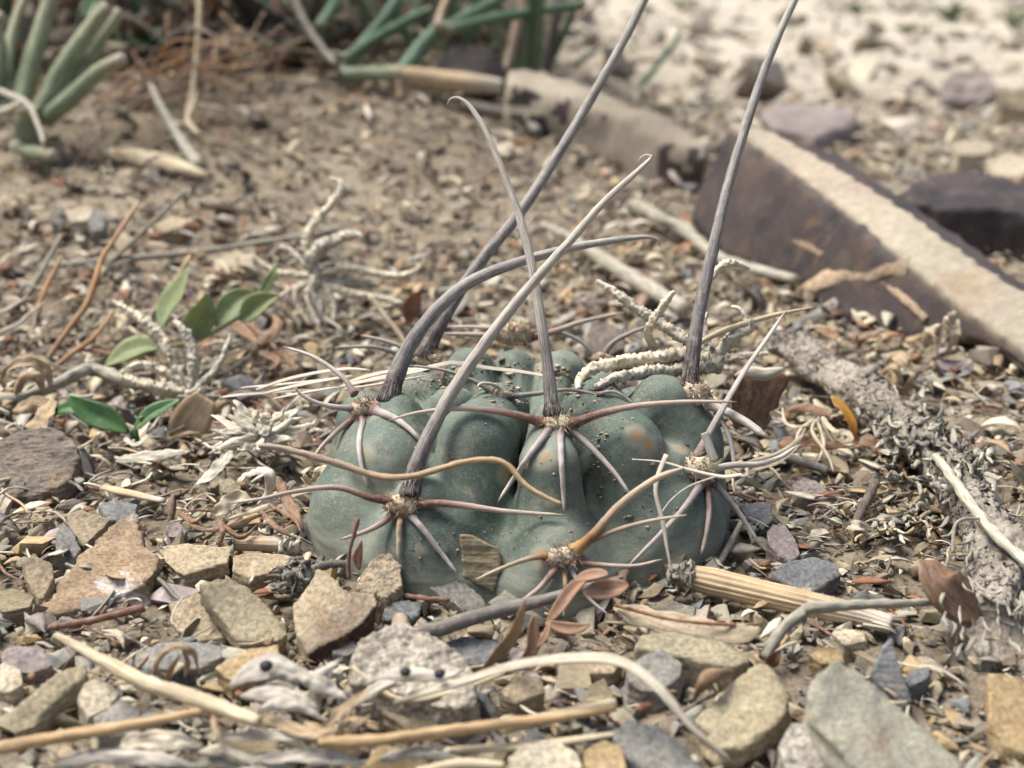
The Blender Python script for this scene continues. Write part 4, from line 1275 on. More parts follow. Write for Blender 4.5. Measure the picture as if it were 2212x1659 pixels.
M['leaf_brown'] = fibre('dead leaf brown', flat2((0.27, 0.165, 0.10)), 0.75, trans=.25, dust=.45)
M['leaf_rust'] = fibre('dead leaf rust', flat2((0.27, 0.13, 0.07)), 0.7, trans=.2, dust=.3)
M['leaf_salmon'] = fibre('dead leaflet salmon', flat2((0.39, 0.235, 0.15)), 0.7, trans=.2, dust=.35)
M['leaf_orange'] = fibre('dead leaf orange', [(0, (.50, .30, .10)), (.5, (.42, .19, .02)), (1, (.30, .12, .03))], 0.4, trans=.3)
M['leaf_speck'] = fibre('dead leaf speckled', flat2((0.38, 0.31, 0.21)), 0.6, trans=.1, spots=.7, fine=(.17, .13, .09), dust=.4)
M['husk'] = fibre('grey husk', flat2((0.50, 0.45, 0.35)), 0.9, around=1.8, along=.3, trans=.1, bump=.9, streak=.5, streak_col=(.27, .22, .16))
M['paper'] = fibre('papery petal', flat2((0.60, 0.52, 0.38)), 0.5, trans=.25)
M['bark_strip'] = fibre('grey bark strip', flat2((0.46, 0.43, 0.335)), 0.95, around=3, along=.4, bump=1.0)
M['bract'] = fibre('pale bract', flat2((0.57, 0.52, 0.41)), 0.95, around=4, along=.5, bump=.9)
M['pod'] = fibre('pale pod', flat2((0.50, 0.455, 0.38)), 0.75, around=1.8, along=.3, bump=.6, trans=.1)
M['green'] = fibre('green leaf', [(0, (.34, .38, .23)), (.4, (.31, .37, .175)), (1, (.33, .35, .17))], 0.35, rough=.5, trans=.42, bump=.15, dust=.12)
M['green_dark'] = fibre('dark green leaf', [(0, (.10, .18, .06)), (.5, (.045, .12, .035)), (1, (.06, .15, .04))], 0.35, rough=.42, trans=.15, bump=.15, dust=.12)
M['stem_green'] = fibre('grey-green stem', [(0, (.17, .21, .13)), (.6, (.21, .245, .145)), (.92, (.28, .27, .17)), (1, (.36, .31, .25))], 0.8, streak=.4, streak_col=(.32, .29, .19), spots=.4, fine=(.1, .09, .06), rough=.6, around=2, along=.2, dust=.2)
M['stem_deep'] = fibre('deep green stem', [(0, (.20, .20, .13)), (.1, (.09, .155, .095)), (.9, (.10, .165, .10)), (1, (.22, .2, .13))], 0.5, rough=.6, around=2, along=.2, dust=.15)
M['seed'] = rock('black seed', (.035, .036, .042), (.02, .02, .025), speck=.3, dust=.05, rough=.6)
M['litter'] = M['chip_col']


def gpath(pts):
    """photo positions with height above the ground in mm"""
    return [PG(p[0], p[1], p[2] * mm if len(p) > 2 else .001) for p in pts]


def kpath(pts, k0, dk=0.0):
    n = len(pts) - 1
    return [PK(p[0], p[1], k0 + dk * i / n + (p[2] * mm if len(p) > 2 else 0)) for i, p in enumerate(pts)]


def wpx(W, w):
    """photo width -> radius in metres at those points"""
    k = depth_of(W[len(W) // 2])
    return [x * .5 * mpp(k) for x in w]


def stick(name, label, cat, pts, w, mat, group=None, k=None, dk=0, **kw):
    W = gpath(pts) if k is None else kpath(pts, k, dk)
    kw.setdefault('jit', .18)
    kw.setdefault('n', 10)
    mb = MB().tube(W, wpx(W, w), **kw)
    return tag(mb.build(name, M[mat]), label, cat, group)


def blade(name, label, cat, pts, w, mat, k=None, dk=0, group=None, **kw):
    W = gpath(pts) if k is None else kpath(pts, k, dk)
    mb = MB().leaf(W, 2 * wpx(W, [w])[0], **kw)
    return tag(mb.build(name, M[mat]), label, cat, group)


TOCAM = (0, -.75, .66)

# ------------------------------------------------------------------ fuzzy dead stems
def fuzzy(label, base, branches, mat='fuzz', dk=0.0, seed=0, lift=0.003, k=None):
    b = PG(base[0], base[1], 0)
    k0 = k or depth_of(PG(base[0], base[1], lift))
    if k:
        b = PK(base[0], base[1], k)
    th = Thing('dead_plant', label, 'dead plant', b)
    for i, (pts, w, d) in enumerate(branches):
        W = kpath(pts, k0 + dk, d)
        if k:                       # rests on the cactus: keep it outside the skin
            W2 = []
            for p_, q_ in zip(pts, W):
                h = body_hit(p_[0], p_[1])
                W2.append(PK(p_[0], p_[1], min(depth_of(q_), h - .0012)) if h else q_)
            W = W2
        L = sum((W[j + 1] - W[j]).length for j in range(len(W) - 1))
        r = wpx(W, w)
        m = int(min(260, max(30, L / 0.00028)))
        mb = MB().tube(W, [x * .9 for x in r], n=16, m=m, jit=.45, spike=.6, seed=seed * 31 + i, wob=.25)
        th.part(mb, 'branch', M[mat if i % 2 == 0 else 'fuzz_grey'])
    return th


fuzzy('pale fuzzy dead plant with a tall upright curled branch behind the cactus', (690, 690), [
    ([(688, 590), (662, 545), (668, 500), (698, 462), (726, 428), (738, 405), (730, 390), (712, 386)], [20, 17, 17, 18, 17, 14, 7], .004),
    ([(690, 590), (668, 566), (690, 535), (732, 516), (770, 506), (783, 513)], [18, 22, 30, 30, 22, 8], -.002),
    ([(684, 600), (640, 594), (600, 588), (566, 570), (547, 550)], [18, 15, 13, 12, 6], .0),
    ([(680, 590), (650, 562), (628, 540), (606, 534)], [16, 14, 10, 6], .003),
    ([(690, 595), (745, 580), (800, 588), (852, 596), (890, 590), (914, 568), (916, 560)], [18, 20, 18, 15, 14, 11, 6], -.002),
    ([(700, 605), (745, 612), (790, 610), (815, 618)], [18, 22, 20, 10], .004),
    ([(700, 615), (750, 632), (805, 642), (870, 655)], [20, 20, 16, 8], -.002),
    ([(690, 590), (676, 625), (690, 660), (706, 700)], [22, 24, 18, 10], -.003),
    ([(676, 600), (640, 632), (648, 668), (668, 702)], [18, 17, 14, 8], -.002),
    ([(682, 605), (665, 640), (676, 676), (690, 706)], [16, 14, 12, 8], -.004),
    ([(680, 600), (628, 625), (606, 640)], [14, 12, 8], 0),
    ([(694, 612), (720, 650), (722, 690)], [16, 14, 8], -.003)], seed=1)
fuzzy('pale fuzzy dead plant with two thick upright arms on a woody twig', (420, 862), [
    ([(402, 842), (385, 790), (356, 742), (318, 700), (282, 675), (244, 654)], [30, 30, 30, 27, 20, 8], .006),
    ([(408, 842), (418, 790), (412, 742), (392, 708), (380, 694)], [26, 24, 22, 20, 9], .003),
    ([(404, 838), (360, 808), (312, 790), (268, 800), (262, 812)], [24, 22, 20, 16, 8], -.001),
    ([(420, 838), (458, 806), (480, 775), (494, 738), (498, 722)], [18, 14, 13, 12, 7], .003),
    ([(440, 850), (400, 846), (350, 838), (300, 828), (262, 815)], [34, 36, 30, 24, 14], -.001)], seed=2)
fuzzy('thick pale fuzzy dead stem draped over the cactus shoulder', (1560, 812), [
    ([(1556, 778), (1490, 768), (1420, 772), (1350, 780), (1290, 795), (1258, 815), (1248, 842)], [34, 32, 30, 27, 25, 22, 12], -.012),
    ([(1556, 788), (1480, 796), (1400, 805), (1330, 816), (1286, 836)], [30, 28, 26, 22, 12], -.013),
    ([(1556, 775), (1600, 770), (1660, 764)], [24, 18, 8], -.002),
    ([(1550, 772), (1490, 738), (1430, 700), (1372, 664), (1325, 630), (1290, 606)], [24, 22, 22, 22, 18, 9], .006),
    ([(1416, 752), (1400, 722), (1412, 690), (1436, 655), (1456, 630)], [17, 17, 17, 17, 8], -.008),
    ([(1552, 775), (1528, 735), (1520, 700), (1528, 676)], [18, 17, 15, 8], .001),
    ([(1550, 765), (1578, 735), (1606, 716), (1612, 692), (1598, 668), (1580, 663)], [22, 22, 18, 14, 11, 7], .002),
    ([(1560, 760), (1588, 722), (1620, 712), (1622, 690)], [22, 25, 17, 9], -.002),
    ([(1534, 602), (1548, 582), (1580, 568), (1618, 580)], [13, 15, 14, 7], .012)], seed=3, k=.2235)

# ------------------------------------------------------------------ green sprigs
def sprig(label, base, stem, leaves, mat, k0, stem_w=14):
    th = Thing('green_sprig', label, 'plant', PG(base[0], base[1], 0))
    W = kpath(stem, k0)
    th.part(MB().tube(W, wpx(W, [stem_w, stem_w * .8, stem_w * .4]), n=8, jit=.1), 'stem', M[mat])
    for i, (pts, w, d, nrm, fold) in enumerate(leaves):
        W = kpath(pts, k0, d)
        mb = MB().leaf(W, 2 * wpx(W, [w])[0], nrm=nrm, fold=fold, curl=.15, th=.0003, nu=18, nv=9, prof=[.16, .62, .95, 1, .82, .5, .04], seed=i)
        th.part(mb, 'leaf', M[mat])
    return th


kk = depth_of(PG(420, 800, .004))
sprig('light green leafy sprig behind the fuzzy stems', (360, 790), [(560, 655), (480, 705), (420, 738), (350, 750), (270, 782)], [
    ([(348, 712), (362, 672), (388, 625), (409, 575)], 58, .004, (-.5, -.8, .3), .25),
    ([(410, 738), (420, 700), (440, 660), (446, 632)], 66, -.002, (.55, -.8, .2), .5),
    ([(468, 706), (490, 672), (520, 645), (558, 632)], 56, .004, (.2, -.75, .6), .35),
    ([(520, 695), (545, 672), (575, 652), (604, 640)], 52, -.001, (.4, -.6, .7), .6),
    ([(345, 752), (310, 752), (270, 768), (226, 792)], 62, -.003, (-.1, -.5, .85), .3),
    ([(560, 650), (575, 615), (590, 590), (592, 570)], 22, .003, (.3, -.8, .3), .3)], 'green', kk)
kk = depth_of(PG(285, 945, .004))
sprig('dark green sprig with three glossy pointed leaves', (285, 950), [(284, 930), (292, 940), (300, 955)], [
    ([(278, 935), (240, 912), (190, 890), (144, 853)], 58, .000, (.25, -.75, .6), .35),
    ([(290, 930), (320, 905), (352, 885), (392, 862)], 42, .002, (-.2, -.5, .8), .45),
    ([(268, 925), (210, 892), (150, 882), (100, 902)], 40, .004, (.1, -.6, .75), .3),
    ([(300, 905), (330, 888), (360, 872)], 20, .006, (-.1, -.5, .8), .2)], 'green_dark', kk, 18)

# ------------------------------------------------------------------ twigs, straws and stems near the cactus
stick('twig', 'thin wavy tan twig lying across the cactus', 'twig', [(560, 962), (610, 970), (680, 985), (740, 1005), (800, 1025), (850, 1033), (900, 1027), (940, 1015), (1000, 999), (1060, 993), (1095, 1003), (1122, 1034), (1152, 1060), (1212, 1089)], [13, 15, 16, 15, 14, 13, 12, 9], 'twig_tan', k=body_hit(870, 1060) - .006, dk=-.003, jit=.3, wob=.35, m=90)
th = Thing('straw', 'split pale straw blade lying across the cactus crown', 'straw', PK(735, 835, .226))
for j, (pts, w, kz) in enumerate([([(735, 835), (800, 822), (903, 802), (978, 784), (1053, 796), (1120, 803), (1215, 820)], 11, .2255), ([(742, 830), (800, 812), (860, 800), (905, 797)], 9, .227), ([(553, 842), (640, 815), (740, 798), (800, 800)], 8, .233), ([(570, 850), (660, 830), (760, 812)], 8, .232), ([(480, 858), (560, 850), (680, 842)], 8, .234), ([(590, 862), (660, 848), (735, 836)], 6, .231), ([(520, 838), (600, 832), (700, 820)], 6, .234), ([(740, 842), (830, 828), (920, 812)], 5, .2245)]):
    W = kpath(pts, kz - .004)
    th.part(MB().leaf(W, w * mpp(kz), nrm=(0, -.5, .8), curl=.4, th=.0002, prof=[.5, 1, 1, .9, .8, .5], seed=j), 'fibre', M['straw_white'])
stick('twig', 'dark grey smooth stick tapering up to the brown leaflets', 'twig', [(880, 1376, 5), (950, 1358, 5), (1030, 1332, 6), (1110, 1312, 7), (1190, 1292, 9), (1270, 1268, 10), (1346, 1246, 11)], [34, 34, 32, 30, 24, 18, 9], 'twig_dark', jit=.12, n=14, m=60)
th = Thing('straw_stalk', 'thick ribbed tan straw stem with a frayed end beside the cactus', 'stem', PG(1500, 1262))
W = gpath([(1484, 1244, 4), (1560, 1262, 4), (1660, 1285, 4), (1760, 1308, 3.5), (1850, 1328, 3), (1925, 1350, 2.5)])
th.part(MB().tube(W, wpx(W, [50, 60, 58, 56, 54, 50, 44, 34]), n=48, m=70, jit=.06, ridges=15, seed=3), 'stem', M['straw_ribbed'])
W = gpath([(1445, 1240, 4.5), (1470, 1242, 4.3), (1492, 1246, 4)])
th.part(MB().tube(W, wpx(W, [30, 44, 58]), n=22, m=22, jit=.5, spike=.5, seed=4), 'node', M['twig_grey'])
for j in range(9):
    a = rnd.uniform(-18, 18)
    W = gpath([(1880 + rnd.uniform(-20, 20), 1338 + a, 3), (1915, 1346 + a * 1.1, 3), (1945 + rnd.uniform(-14, 14), 1356 + a * 1.4, 2)])
    th.part(MB().tube(W, wpx(W, [7, 6, 2]), n=5, m=10), 'fibre', M['straw_white'])
stick('twig', 'forked grey twig crossing the ribbed straw stem', 'twig', [(1648, 1420, 3), (1672, 1385, 4), (1705, 1345, 6), (1745, 1318, 8), (1760, 1312, 9), (1830, 1308, 9), (1930, 1304, 8), (2060, 1300, 6)], [22, 26, 28, 24, 22, 18, 16, 9], 'twig_grey', jit=.35, m=80)
th = Thing('straw_stalk', 'short cut straw stub with a knobbly node', 'stem', PG(580, 1190))
W = gpath([(506, 1174, 3), (560, 1174, 3), (612, 1176, 3)])
th.part(MB().tube(W, wpx(W, [30, 31, 31]), n=30, m=20, ridges=10), 'stem', M['straw_ribbed'])
W = gpath([(606, 1176, 3), (625, 1177, 3), (645, 1180, 3)])
th.part(MB().tube(W, wpx(W, [34, 48, 26]), n=18, m=18, jit=.6, spike=.6), 'node', M['fuzz_grey'])
stick('straw_chip', 'short split straw chip lying on the gravel', 'straw', [(222, 1052, 4), (270, 1064, 4), (355, 1082, 3)], [22, 25, 18], 'straw_ribbed', flat=.55)
stick('twig', 'reddish thin stick below the mottled white stone', 'twig', [(104, 1356, 3), (180, 1344, 3), (250, 1328, 3.5), (312, 1312, 4)], [12, 17, 16, 20], 'twig_red', m=30)
stick('thread', 'fine white thread curling over the reddish stick', 'thread', [(268, 1310, 5), (272, 1298, 6), (295, 1293, 7), (306, 1300, 7), (308, 1310, 5)], [4, 4, 3], 'straw_white', n=6)
stick('thread', 'fine white rootlet below the reddish stick', 'thread', [(200, 1358, 3), (225, 1370, 3), (266, 1374, 3)], [4, 4, 3], 'straw_white', n=6)
stick('thread', 'fine white hair curling on the tan brown stone', 'thread', [(395, 1290, 7), (380, 1312, 7), (370, 1338, 7), (378, 1350, 7)], [4, 4, 3], 'straw_white', n=6)
stick('twig', 'branching orange-brown dry stalk standing in the gravel', 'twig', [(98, 782), (140, 722), (186, 660), (208, 600), (222, 556), (258, 500), (288, 455), (300, 436)], [12, 12, 13, 14, 12, 10, 10, 7], 'twig_orange', k=depth_of(PG(98, 790)), dk=.02, m=60)
stick('twig', 'short orange-brown dry stalk beside the branching one', 'twig', [(78, 690), (92, 640), (110, 600), (134, 552)], [14, 12, 10, 7], 'twig_orange', k=depth_of(PG(78, 710)), dk=.008)
stick('twig', 'bright orange bent twig touching the fuzzy arm tip', 'twig', [(104, 806), (150, 768), (196, 735), (228, 698), (246, 668)], [11, 12, 11, 9, 6], 'twig_orange', k=depth_of(PG(104, 815)), dk=.008)
stick('twig', 'pale slender twig slanting up past the orange stalk', 'twig', [(222, 580), (262, 545), (318, 492), (362, 450), (400, 413)], [11, 11, 10, 9, 8], 'twig_grey', k=depth_of(PG(222, 600)), dk=-.01)
stick('twig', 'thin grey upright twig by the orange stalks', 'twig', [(58, 642), (88, 590), (112, 545), (132, 508)], [12, 11, 10, 7], 'twig_grey', k=depth_of(PG(58, 650)), dk=.01)
stick('twig', 'thin pale twig standing behind the light green leaves', 'twig', [(300, 712), (335, 670), (372, 616), (412, 552)], [11, 11, 10, 8], 'twig_tan', k=depth_of(PG(300, 720)), dk=.01)
stick('grass_blade', 'pale thin bent grass blade beside the brown curled leaf', 'grass', [(-20, 726), (40, 700), (62, 680), (98, 652)], [10, 10, 8, 4], 'straw_white', k=depth_of(PG(0, 760)))
stick('grass_blade', 'second pale thin grass blade crossing the bent one', 'grass', [(-20, 680), (10, 672), (30, 660), (60, 640)], [9, 8, 7, 4], 'straw_white', k=depth_of(PG(0, 760)))
stick('twig', 'dark woody twig running to the thick fuzzy arms', 'twig', [(-30, 868, 4), (60, 855, 5), (130, 825, 6), (200, 798, 6), (262, 818, 6), (330, 838, 5)], [22, 26, 26, 24, 26, 28], 'twig_grey', jit=.45, m=60)
stick('twig', 'long pale twig lying flat behind the fuzzy plant', 'twig', [(80, 578, 3), (240, 562, 3), (420, 545, 3), (600, 518, 4), (700, 500, 5), (785, 474, 7)], [12, 16, 14, 12, 10, 7], 'twig_grey', m=50)
stick('straw', 'pale straw pointing at the spines behind the cactus', 'straw', [(800, 640), (830, 680), (865, 725), (888, 760)], [14, 12, 10, 7], 'straw', k=depth_of(PG(888, 775)) - .012, dk=-.004)
stick('straw', 'long thin pale straw crossing the fuzzy stem by the tall spine', 'straw', [(1490, 752), (1560, 716), (1660, 684), (1756, 664)], [12, 13, 11, 4], 'straw', k=.2215, dk=.002)
stick('twig', 'weathered grey stick lying behind the cactus', 'twig', [(1172, 486, 5), (1225, 512, 5), (1300, 560, 5), (1380, 610, 5), (1480, 668, 5)], [22, 30, 34, 36, 30], 'twig_grey', jit=.3, m=40)
stick('twig', 'knobbly grey-brown stick leaning on the dark slab', 'twig', [(1370, 440, 5), (1420, 470, 6), (1470, 490, 6), (1560, 560, 5), (1720, 605, 5)], [36, 30, 26, 24, 18], 'twig_grey', jit=.5, m=40)
stick('straw', 'pale frayed straw bits leaning over the cactus flank', 'straw', [(1440, 982), (1424, 1020), (1416, 1062), (1432, 1130), (1440, 1180), (1452, 1240)], [12, 12, 10, 11, 7, 4], 'straw_white', k=.193, dk=-.002, flat=.5)
stick('straw', 'thin pale straw with a crooked end across the golden spine', 'straw', [(1365, 992), (1430, 998), (1490, 1015), (1560, 1030), (1600, 1026), (1606, 1034), (1588, 1048), (1602, 1058)], [4, 6, 8, 11, 12, 12, 11, 9], 'straw_white', k=.199, dk=0, flat=.6)
stick('thread', 'fine pale fibre arching down the cactus flank', 'thread', [(1545, 1030), (1490, 1050), (1450, 1080), (1420, 1120)], [5, 4, 3], 'straw_white', k=.195, n=6)
stick('twig', 'grey thin twig stub lying beside the pink stones', 'twig', [(1555, 1215, 2), (1580, 1170, 3), (1600, 1130, 4)], [13, 15, 11], 'twig_grey')
stick('twig', 'blue-grey smooth twig end under the dry flower', 'twig', [(1690, 985, 4), (1740, 1000, 4), (1788, 1018, 3)], [20, 22, 20], 'twig_dark')
stick('twig', 'dark slanting twig stub below the lichen twig', 'twig', [(1845, 1135, 3), (1870, 1085, 5), (1892, 1040, 7)], [17, 22, 20], 'bark_dark', jit=.4)

# ------------------------------------------------------------------ foreground straws, pods and curls
stick('straw', 'long pale straw slanting down to the papery knot', 'straw', [(122, 1372, 8), (210, 1420, 9), (320, 1476, 10), (420, 1508, 10), (500, 1538, 10), (560, 1560, 10)], [16, 24, 32, 34, 34, 26], 'straw', m=60, n=14)
stick('straw', 'orange-tan straw running along below the pale straw', 'straw', [(-30, 1622, 6), (130, 1592, 8), (290, 1566, 9), (440, 1536, 9)], [30, 28, 24, 18], 'straw_orange', m=50, n=14)
stick('straw', 'orange-tan straw leading from the papery knot across the stones', 'straw', [(690, 1602, 8), (800, 1600, 8), (950, 1582, 8), (1100, 1562, 8), (1240, 1545, 7), (1330, 1530, 6)], [26, 24, 26, 24, 20, 14], 'straw_orange', m=60, n=14)
stick('straw', 'pale split straw under the orange-tan one', 'straw', [(980, 1622, 5), (1100, 1614, 5), (1230, 1600, 5), (1350, 1582, 4)], [22, 24, 22, 14], 'straw', n=12, flat=.6)
stick('straw', 'pale stout straw piece lying behind the arched blade', 'straw', [(1080, 1575, 6), (1200, 1548, 6), (1330, 1520, 6)], [26, 30, 24], 'straw', n=14)
blade('grass_blade', 'wide dry grey grass blade arching over the stones', 'grass', [(850, 1520, 8), (980, 1482, 10), (1110, 1444, 12), (1240, 1428, 13), (1340, 1436, 13), (1420, 1492, 11), (1490, 1572, 8), (1580, 1645, 4)], 34, 'husk', fold=.5, prof=[.3, .6, .8, 1, 1, 1, .9, .6, .2], nu=40, th=.0003)
th = Thing('seed_pod', 'split grey seed pod with round black seeds', 'seed pod', PG(600, 1500))
for j, (pts, w, nr) in enumerate([([(498, 1482), (540, 1452), (590, 1440), (640, 1455), (690, 1462)], 60, (-.1, -.7, .7)), ([(600, 1455), (660, 1470), (700, 1450), (742, 1422)], 30, (0, -.6, .8)), ([(640, 1462), (690, 1478), (730, 1500), (752, 1512)], 40, (0, -.6, .8)), ([(520, 1505), (580, 1498), (640, 1510), (690, 1530)], 44, (0, -.5, .8)), ([(560, 1530), (610, 1518), (660, 1530), (700, 1558)], 34, (.1, -.5, .8))]):
    W = kpath(pts, .160 - .0015 * j)
    th.part(MB().leaf(W, 2 * wpx(W, [w])[0], nrm=nr, curl=-.1, crink=.16, nu=26, nv=11, th=.0003, prof=[.15, .6, .9, 1, .7, .45, .05], seed=j), 'husk_flap', M['pod'])


def bead(px, py, k, r, thing, name='seed'):
    bm = bmesh.new()
    bmesh.ops.create_icosphere(bm, subdivisions=2, radius=1)
    c = PK(px, py, k)
    rr = r * mpp(k)
    for v in bm.verts:
        v.co = Vector((v.co.x * rr * 1.15, v.co.y * rr, v.co.z * rr)) * (1 + .15 * mnoise.noise(v.co * 2)) + c - thing.base
    me = bpy.data.meshes.new(name)
    bm.to_mesh(me)
    bm.free()
    o = link(name, me, M['seed'])
    o.parent = thing.o


bead(575, 1438, .1585, 13, th)
bead(660, 1476, .158, 17, th)
th = Thing('seed_pod', 'narrow grey-brown seed pod with two small black seeds', 'seed pod', PG(890, 1490))
for j, (pts, w) in enumerate([([(790, 1478), (840, 1462), (900, 1456), (960, 1462), (1010, 1442)], 34), ([(780, 1500), (830, 1480), (880, 1478)], 26), ([(700, 1560), (760, 1525), (820, 1490), (880, 1462)], 18)]):
    W = kpath(pts, .160 - .001 * j)
    th.part(MB().leaf(W, 2 * wpx(W, [w])[0], nrm=(0, -.6, .8), curl=-.1, crink=.16, nu=26, nv=9, th=.0003, seed=j + 7), 'husk_flap', M['pod'])
bead(876, 1451, .1585, 11, th)
bead(950, 1455, .1585, 11, th)


def curls(label, strips, mat, name='dry_curl', cat='dead leaf', k=None):
    b = strips[0][0][0]
    th = Thing(name, label, cat, PG(b[0], b[1], 0))
    for j, (pts, w) in enumerate(strips):
        W = gpath(pts) if k is None else kpath(pts, k - .0008 * j)
        th.part(MB().leaf(W, 2 * wpx(W, [w])[0], nrm=(rnd.uniform(-.4, .4), -.6, .7), curl=rnd.uniform(-.5, .5), crink=.22, nu=24, nv=9, prof=[.3, .9, .7, 1, .8, .9, .5, .2], seed=j + len(label)), 'strip', M[mat])
    return th


curls('brown papery strip curled into a loop on the grey stone', [([(330, 1462, 5), (345, 1420, 9), (380, 1395, 12), (415, 1408, 11), (430, 1450, 6)], 18), ([(360, 1470, 5), (372, 1440, 8), (388, 1415, 10)], 16), ([(395, 1400, 11), (405, 1430, 9), (400, 1462, 6)], 14)], 'leaf_tan')
curls('tangled papery knot joining the foreground straws', [([(560, 1545, 9), (620, 1570, 9), (680, 1585, 9), (735, 1575, 9)], 30), ([(700, 1590, 8), (725, 1550, 10), (760, 1520, 11), (800, 1490, 11)], 22), ([(725, 1600, 8), (740, 1560, 10), (760, 1530, 11)], 20), ([(740, 1600, 8), (765, 1570, 9), (800, 1545, 9)], 18), ([(470, 1600, 8), (462, 1550, 9), (480, 1500, 10)], 16), ([(690, 1610, 6), (760, 1625, 6), (800, 1605, 7)], 24), ([(640, 1545, 8), (665, 1565, 9), (700, 1580, 9)], 14)], 'leaf_tan')
curls('pale papery sheath lying below the tangled knot', [([(440, 1590, 6), (520, 1592, 7), (620, 1590, 8), (700, 1600, 8)], 26), ([(430, 1625, 5), (480, 1620, 6), (530, 1640, 5), (640, 1640, 4)], 34), ([(260, 1605, 4), (350, 1600, 5), (440, 1612, 5)], 46), ([(450, 1640, 4), (540, 1660, 4), (640, 1655, 4)], 22)], 'husk')
curls('flat pale sheath strips lying under the orange-tan straw', [([(120, 1650, 5), (220, 1632, 6), (340, 1640, 6), (430, 1660, 4)], 40), ([(560, 1640, 5), (680, 1632, 6), (790, 1650, 5)], 34), ([(820, 1640, 5), (900, 1625, 6), (1000, 1640, 5)], 30)], 'pod')
stick('straw', 'bent pale straw lying at the edge of the cream stone', 'straw', [(900, 1668, 5), (1000, 1650, 6), (1090, 1655, 6)], [22, 24, 18], 'straw', n=12)
stick('straw', 'short pale straw crossing behind the two-seeded pod', 'straw', [(760, 1440, 7), (860, 1510, 6), (960, 1500, 6), (1090, 1455, 7)], [9, 12, 12, 6], 'straw', n=10)
blade('dead_leaf', 'folded tan dry leaf standing in front of the grey stick', 'dead leaf', [(1040, 1446, 4), (1072, 1405, 8), (1105, 1360, 12), (1134, 1292, 18)], 40, 'leaf_tan', nrm=(.5, -.8, .3), fold=.7, nu=18, prof=[.3, .75, 1, .9, .6, .05])
th = Thing('leaf_sprig', 'salmon brown dead leaflets on a thin stalk below the golden spines', 'dead leaf', PG(1170, 1420))
k0 = .181
W = kpath([(1148, 1425), (1175, 1380), (1200, 1330), (1240, 1280), (1270, 1245)], k0)
th.part(MB().tube(W, wpx(W, [6, 6, 5, 4]), n=6), 'stalk', M['leaf_salmon'])
for j, (pts, w, nr) in enumerate([([(1180, 1350), (1210, 1310), (1240, 1270), (1278, 1238)], 30, (-.3, -.8, .5)), ([(1258, 1278), (1295, 1275), (1330, 1270), (1358, 1262)], 44, (.1, -.75, .6)), ([(1240, 1255), (1270, 1245), (1300, 1240), (1315, 1240)], 26, (0, -.5, .8)), ([(1178, 1344), (1215, 1356), (1245, 1358), (1274, 1350)], 26, (0, -.75, .6)), ([(1120, 1440), (1148, 1400), (1150, 1360), (1155, 1325)], 30, (.3, -.8, .3)), ([(1160, 1400), (1180, 1370), (1188, 1345)], 16, (-.4, -.8, .3))]):
    W = kpath(pts, k0 - .0006 * j)
    th.part(MB().leaf(W, 2 * wpx(W, [w])[0], nrm=nr, fold=.25, curl=.2, prof=[.2, .75, 1, 1, .8, .2], seed=j), 'leaflet', M['leaf_salmon'])
th = Thing('dead_leaf', 'speckled tan dead leaf with a rusty rim by the long olive stone', 'dead leaf', PG(1480, 1385))
W = gpath([(1328, 1312, 5), (1400, 1338, 6), (1500, 1362, 6), (1580, 1372, 6), (1642, 1362, 6)])
th.part(MB().leaf(W, 2 * wpx(W, [62])[0], nrm=(0, -.65, .75), curl=.2, crink=.09, nu=30, nv=11, prof=[.2, .55, .95, .7, 1, .9, .95, .6, .75, .2], th=.0004), 'blade', M['leaf_speck'])
W = gpath([(1328, 1308, 6), (1370, 1318, 8), (1440, 1336, 8), (1520, 1346, 8), (1600, 1350, 7), (1642, 1348, 6)])
th.part(MB().tube(W, wpx(W, [7, 9, 7, 8, 5]), n=8, m=50, jit=.5), 'rim', M['leaf_rust'])
blade('dead_leaf', 'oval speckled brown leaf leaning on the woody stump', 'dead leaf', [(2003, 1210, 12), (2030, 1260, 10), (2070, 1300, 7), (2118, 1335, 4)], 105, 'leaf_brown', nrm=(.3, -.8, .5), curl=.15, prof=[.4, .9, 1, .95, .7, .25])
blade('dead_leaf', 'dark brown curved scale lying by the brown olive stone', 'dead leaf', [(1497, 1510, 4), (1515, 1470, 8), (1545, 1450, 9), (1590, 1448, 7)], 40, 'leaf_brown', nrm=(-.3, -.5, .8), curl=-.6)
blade('dead_leaf', 'small dark red seed husk beside the forked twig', 'husk', [(1652, 1444, 4), (1670, 1420, 6), (1690, 1402, 7)], 34, 'leaf_rust', nrm=(.3, -.8, .4), curl=.6)
blade('dead_leaf', 'small red leaf scrap with ribbed veins behind the bent spine', 'dead leaf', [(882, 700), (885, 668), (900, 640), (912, 625)], 46, 'leaf_rust', k=depth_of(PG(880, 720, .004)), nrm=(.4, -.85, .2), fold=.3, crink=.06)
blade('dead_leaf', 'tiny bright red scrap beside the tan block of stone', 'dead leaf', [(396, 520), (405, 500), (425, 490), (436, 500)], 34, 'leaf_rust', k=depth_of(PG(400, 530)), nrm=(.2, -.85, .3), crink=.1)
blade('dead_leaf', 'tan round leaf scrap beside the dark green leaves', 'dead leaf', [(395, 950), (405, 925), (425, 890), (445, 858)], 84, 'leaf_tan', k=depth_of(PG(420, 965)) - .001, nrm=(.2, -.9, .4), curl=.15, prof=[.7, 1, 1, .9, .6])
curls('brown crumpled leaf curled at the foot of the orange stalks', [([(8, 838, 8), (20, 800, 12), (60, 782, 14), (100, 800, 12), (112, 840, 8)], 30), ([(30, 850, 6), (50, 815, 10), (80, 812, 10), (95, 850, 6)], 30), ([(28, 890, 4), (70, 868, 6), (110, 880, 5)], 44), ([(60, 930, 4), (100, 900, 6), (112, 860, 8)], 50)], 'leaf_tan')
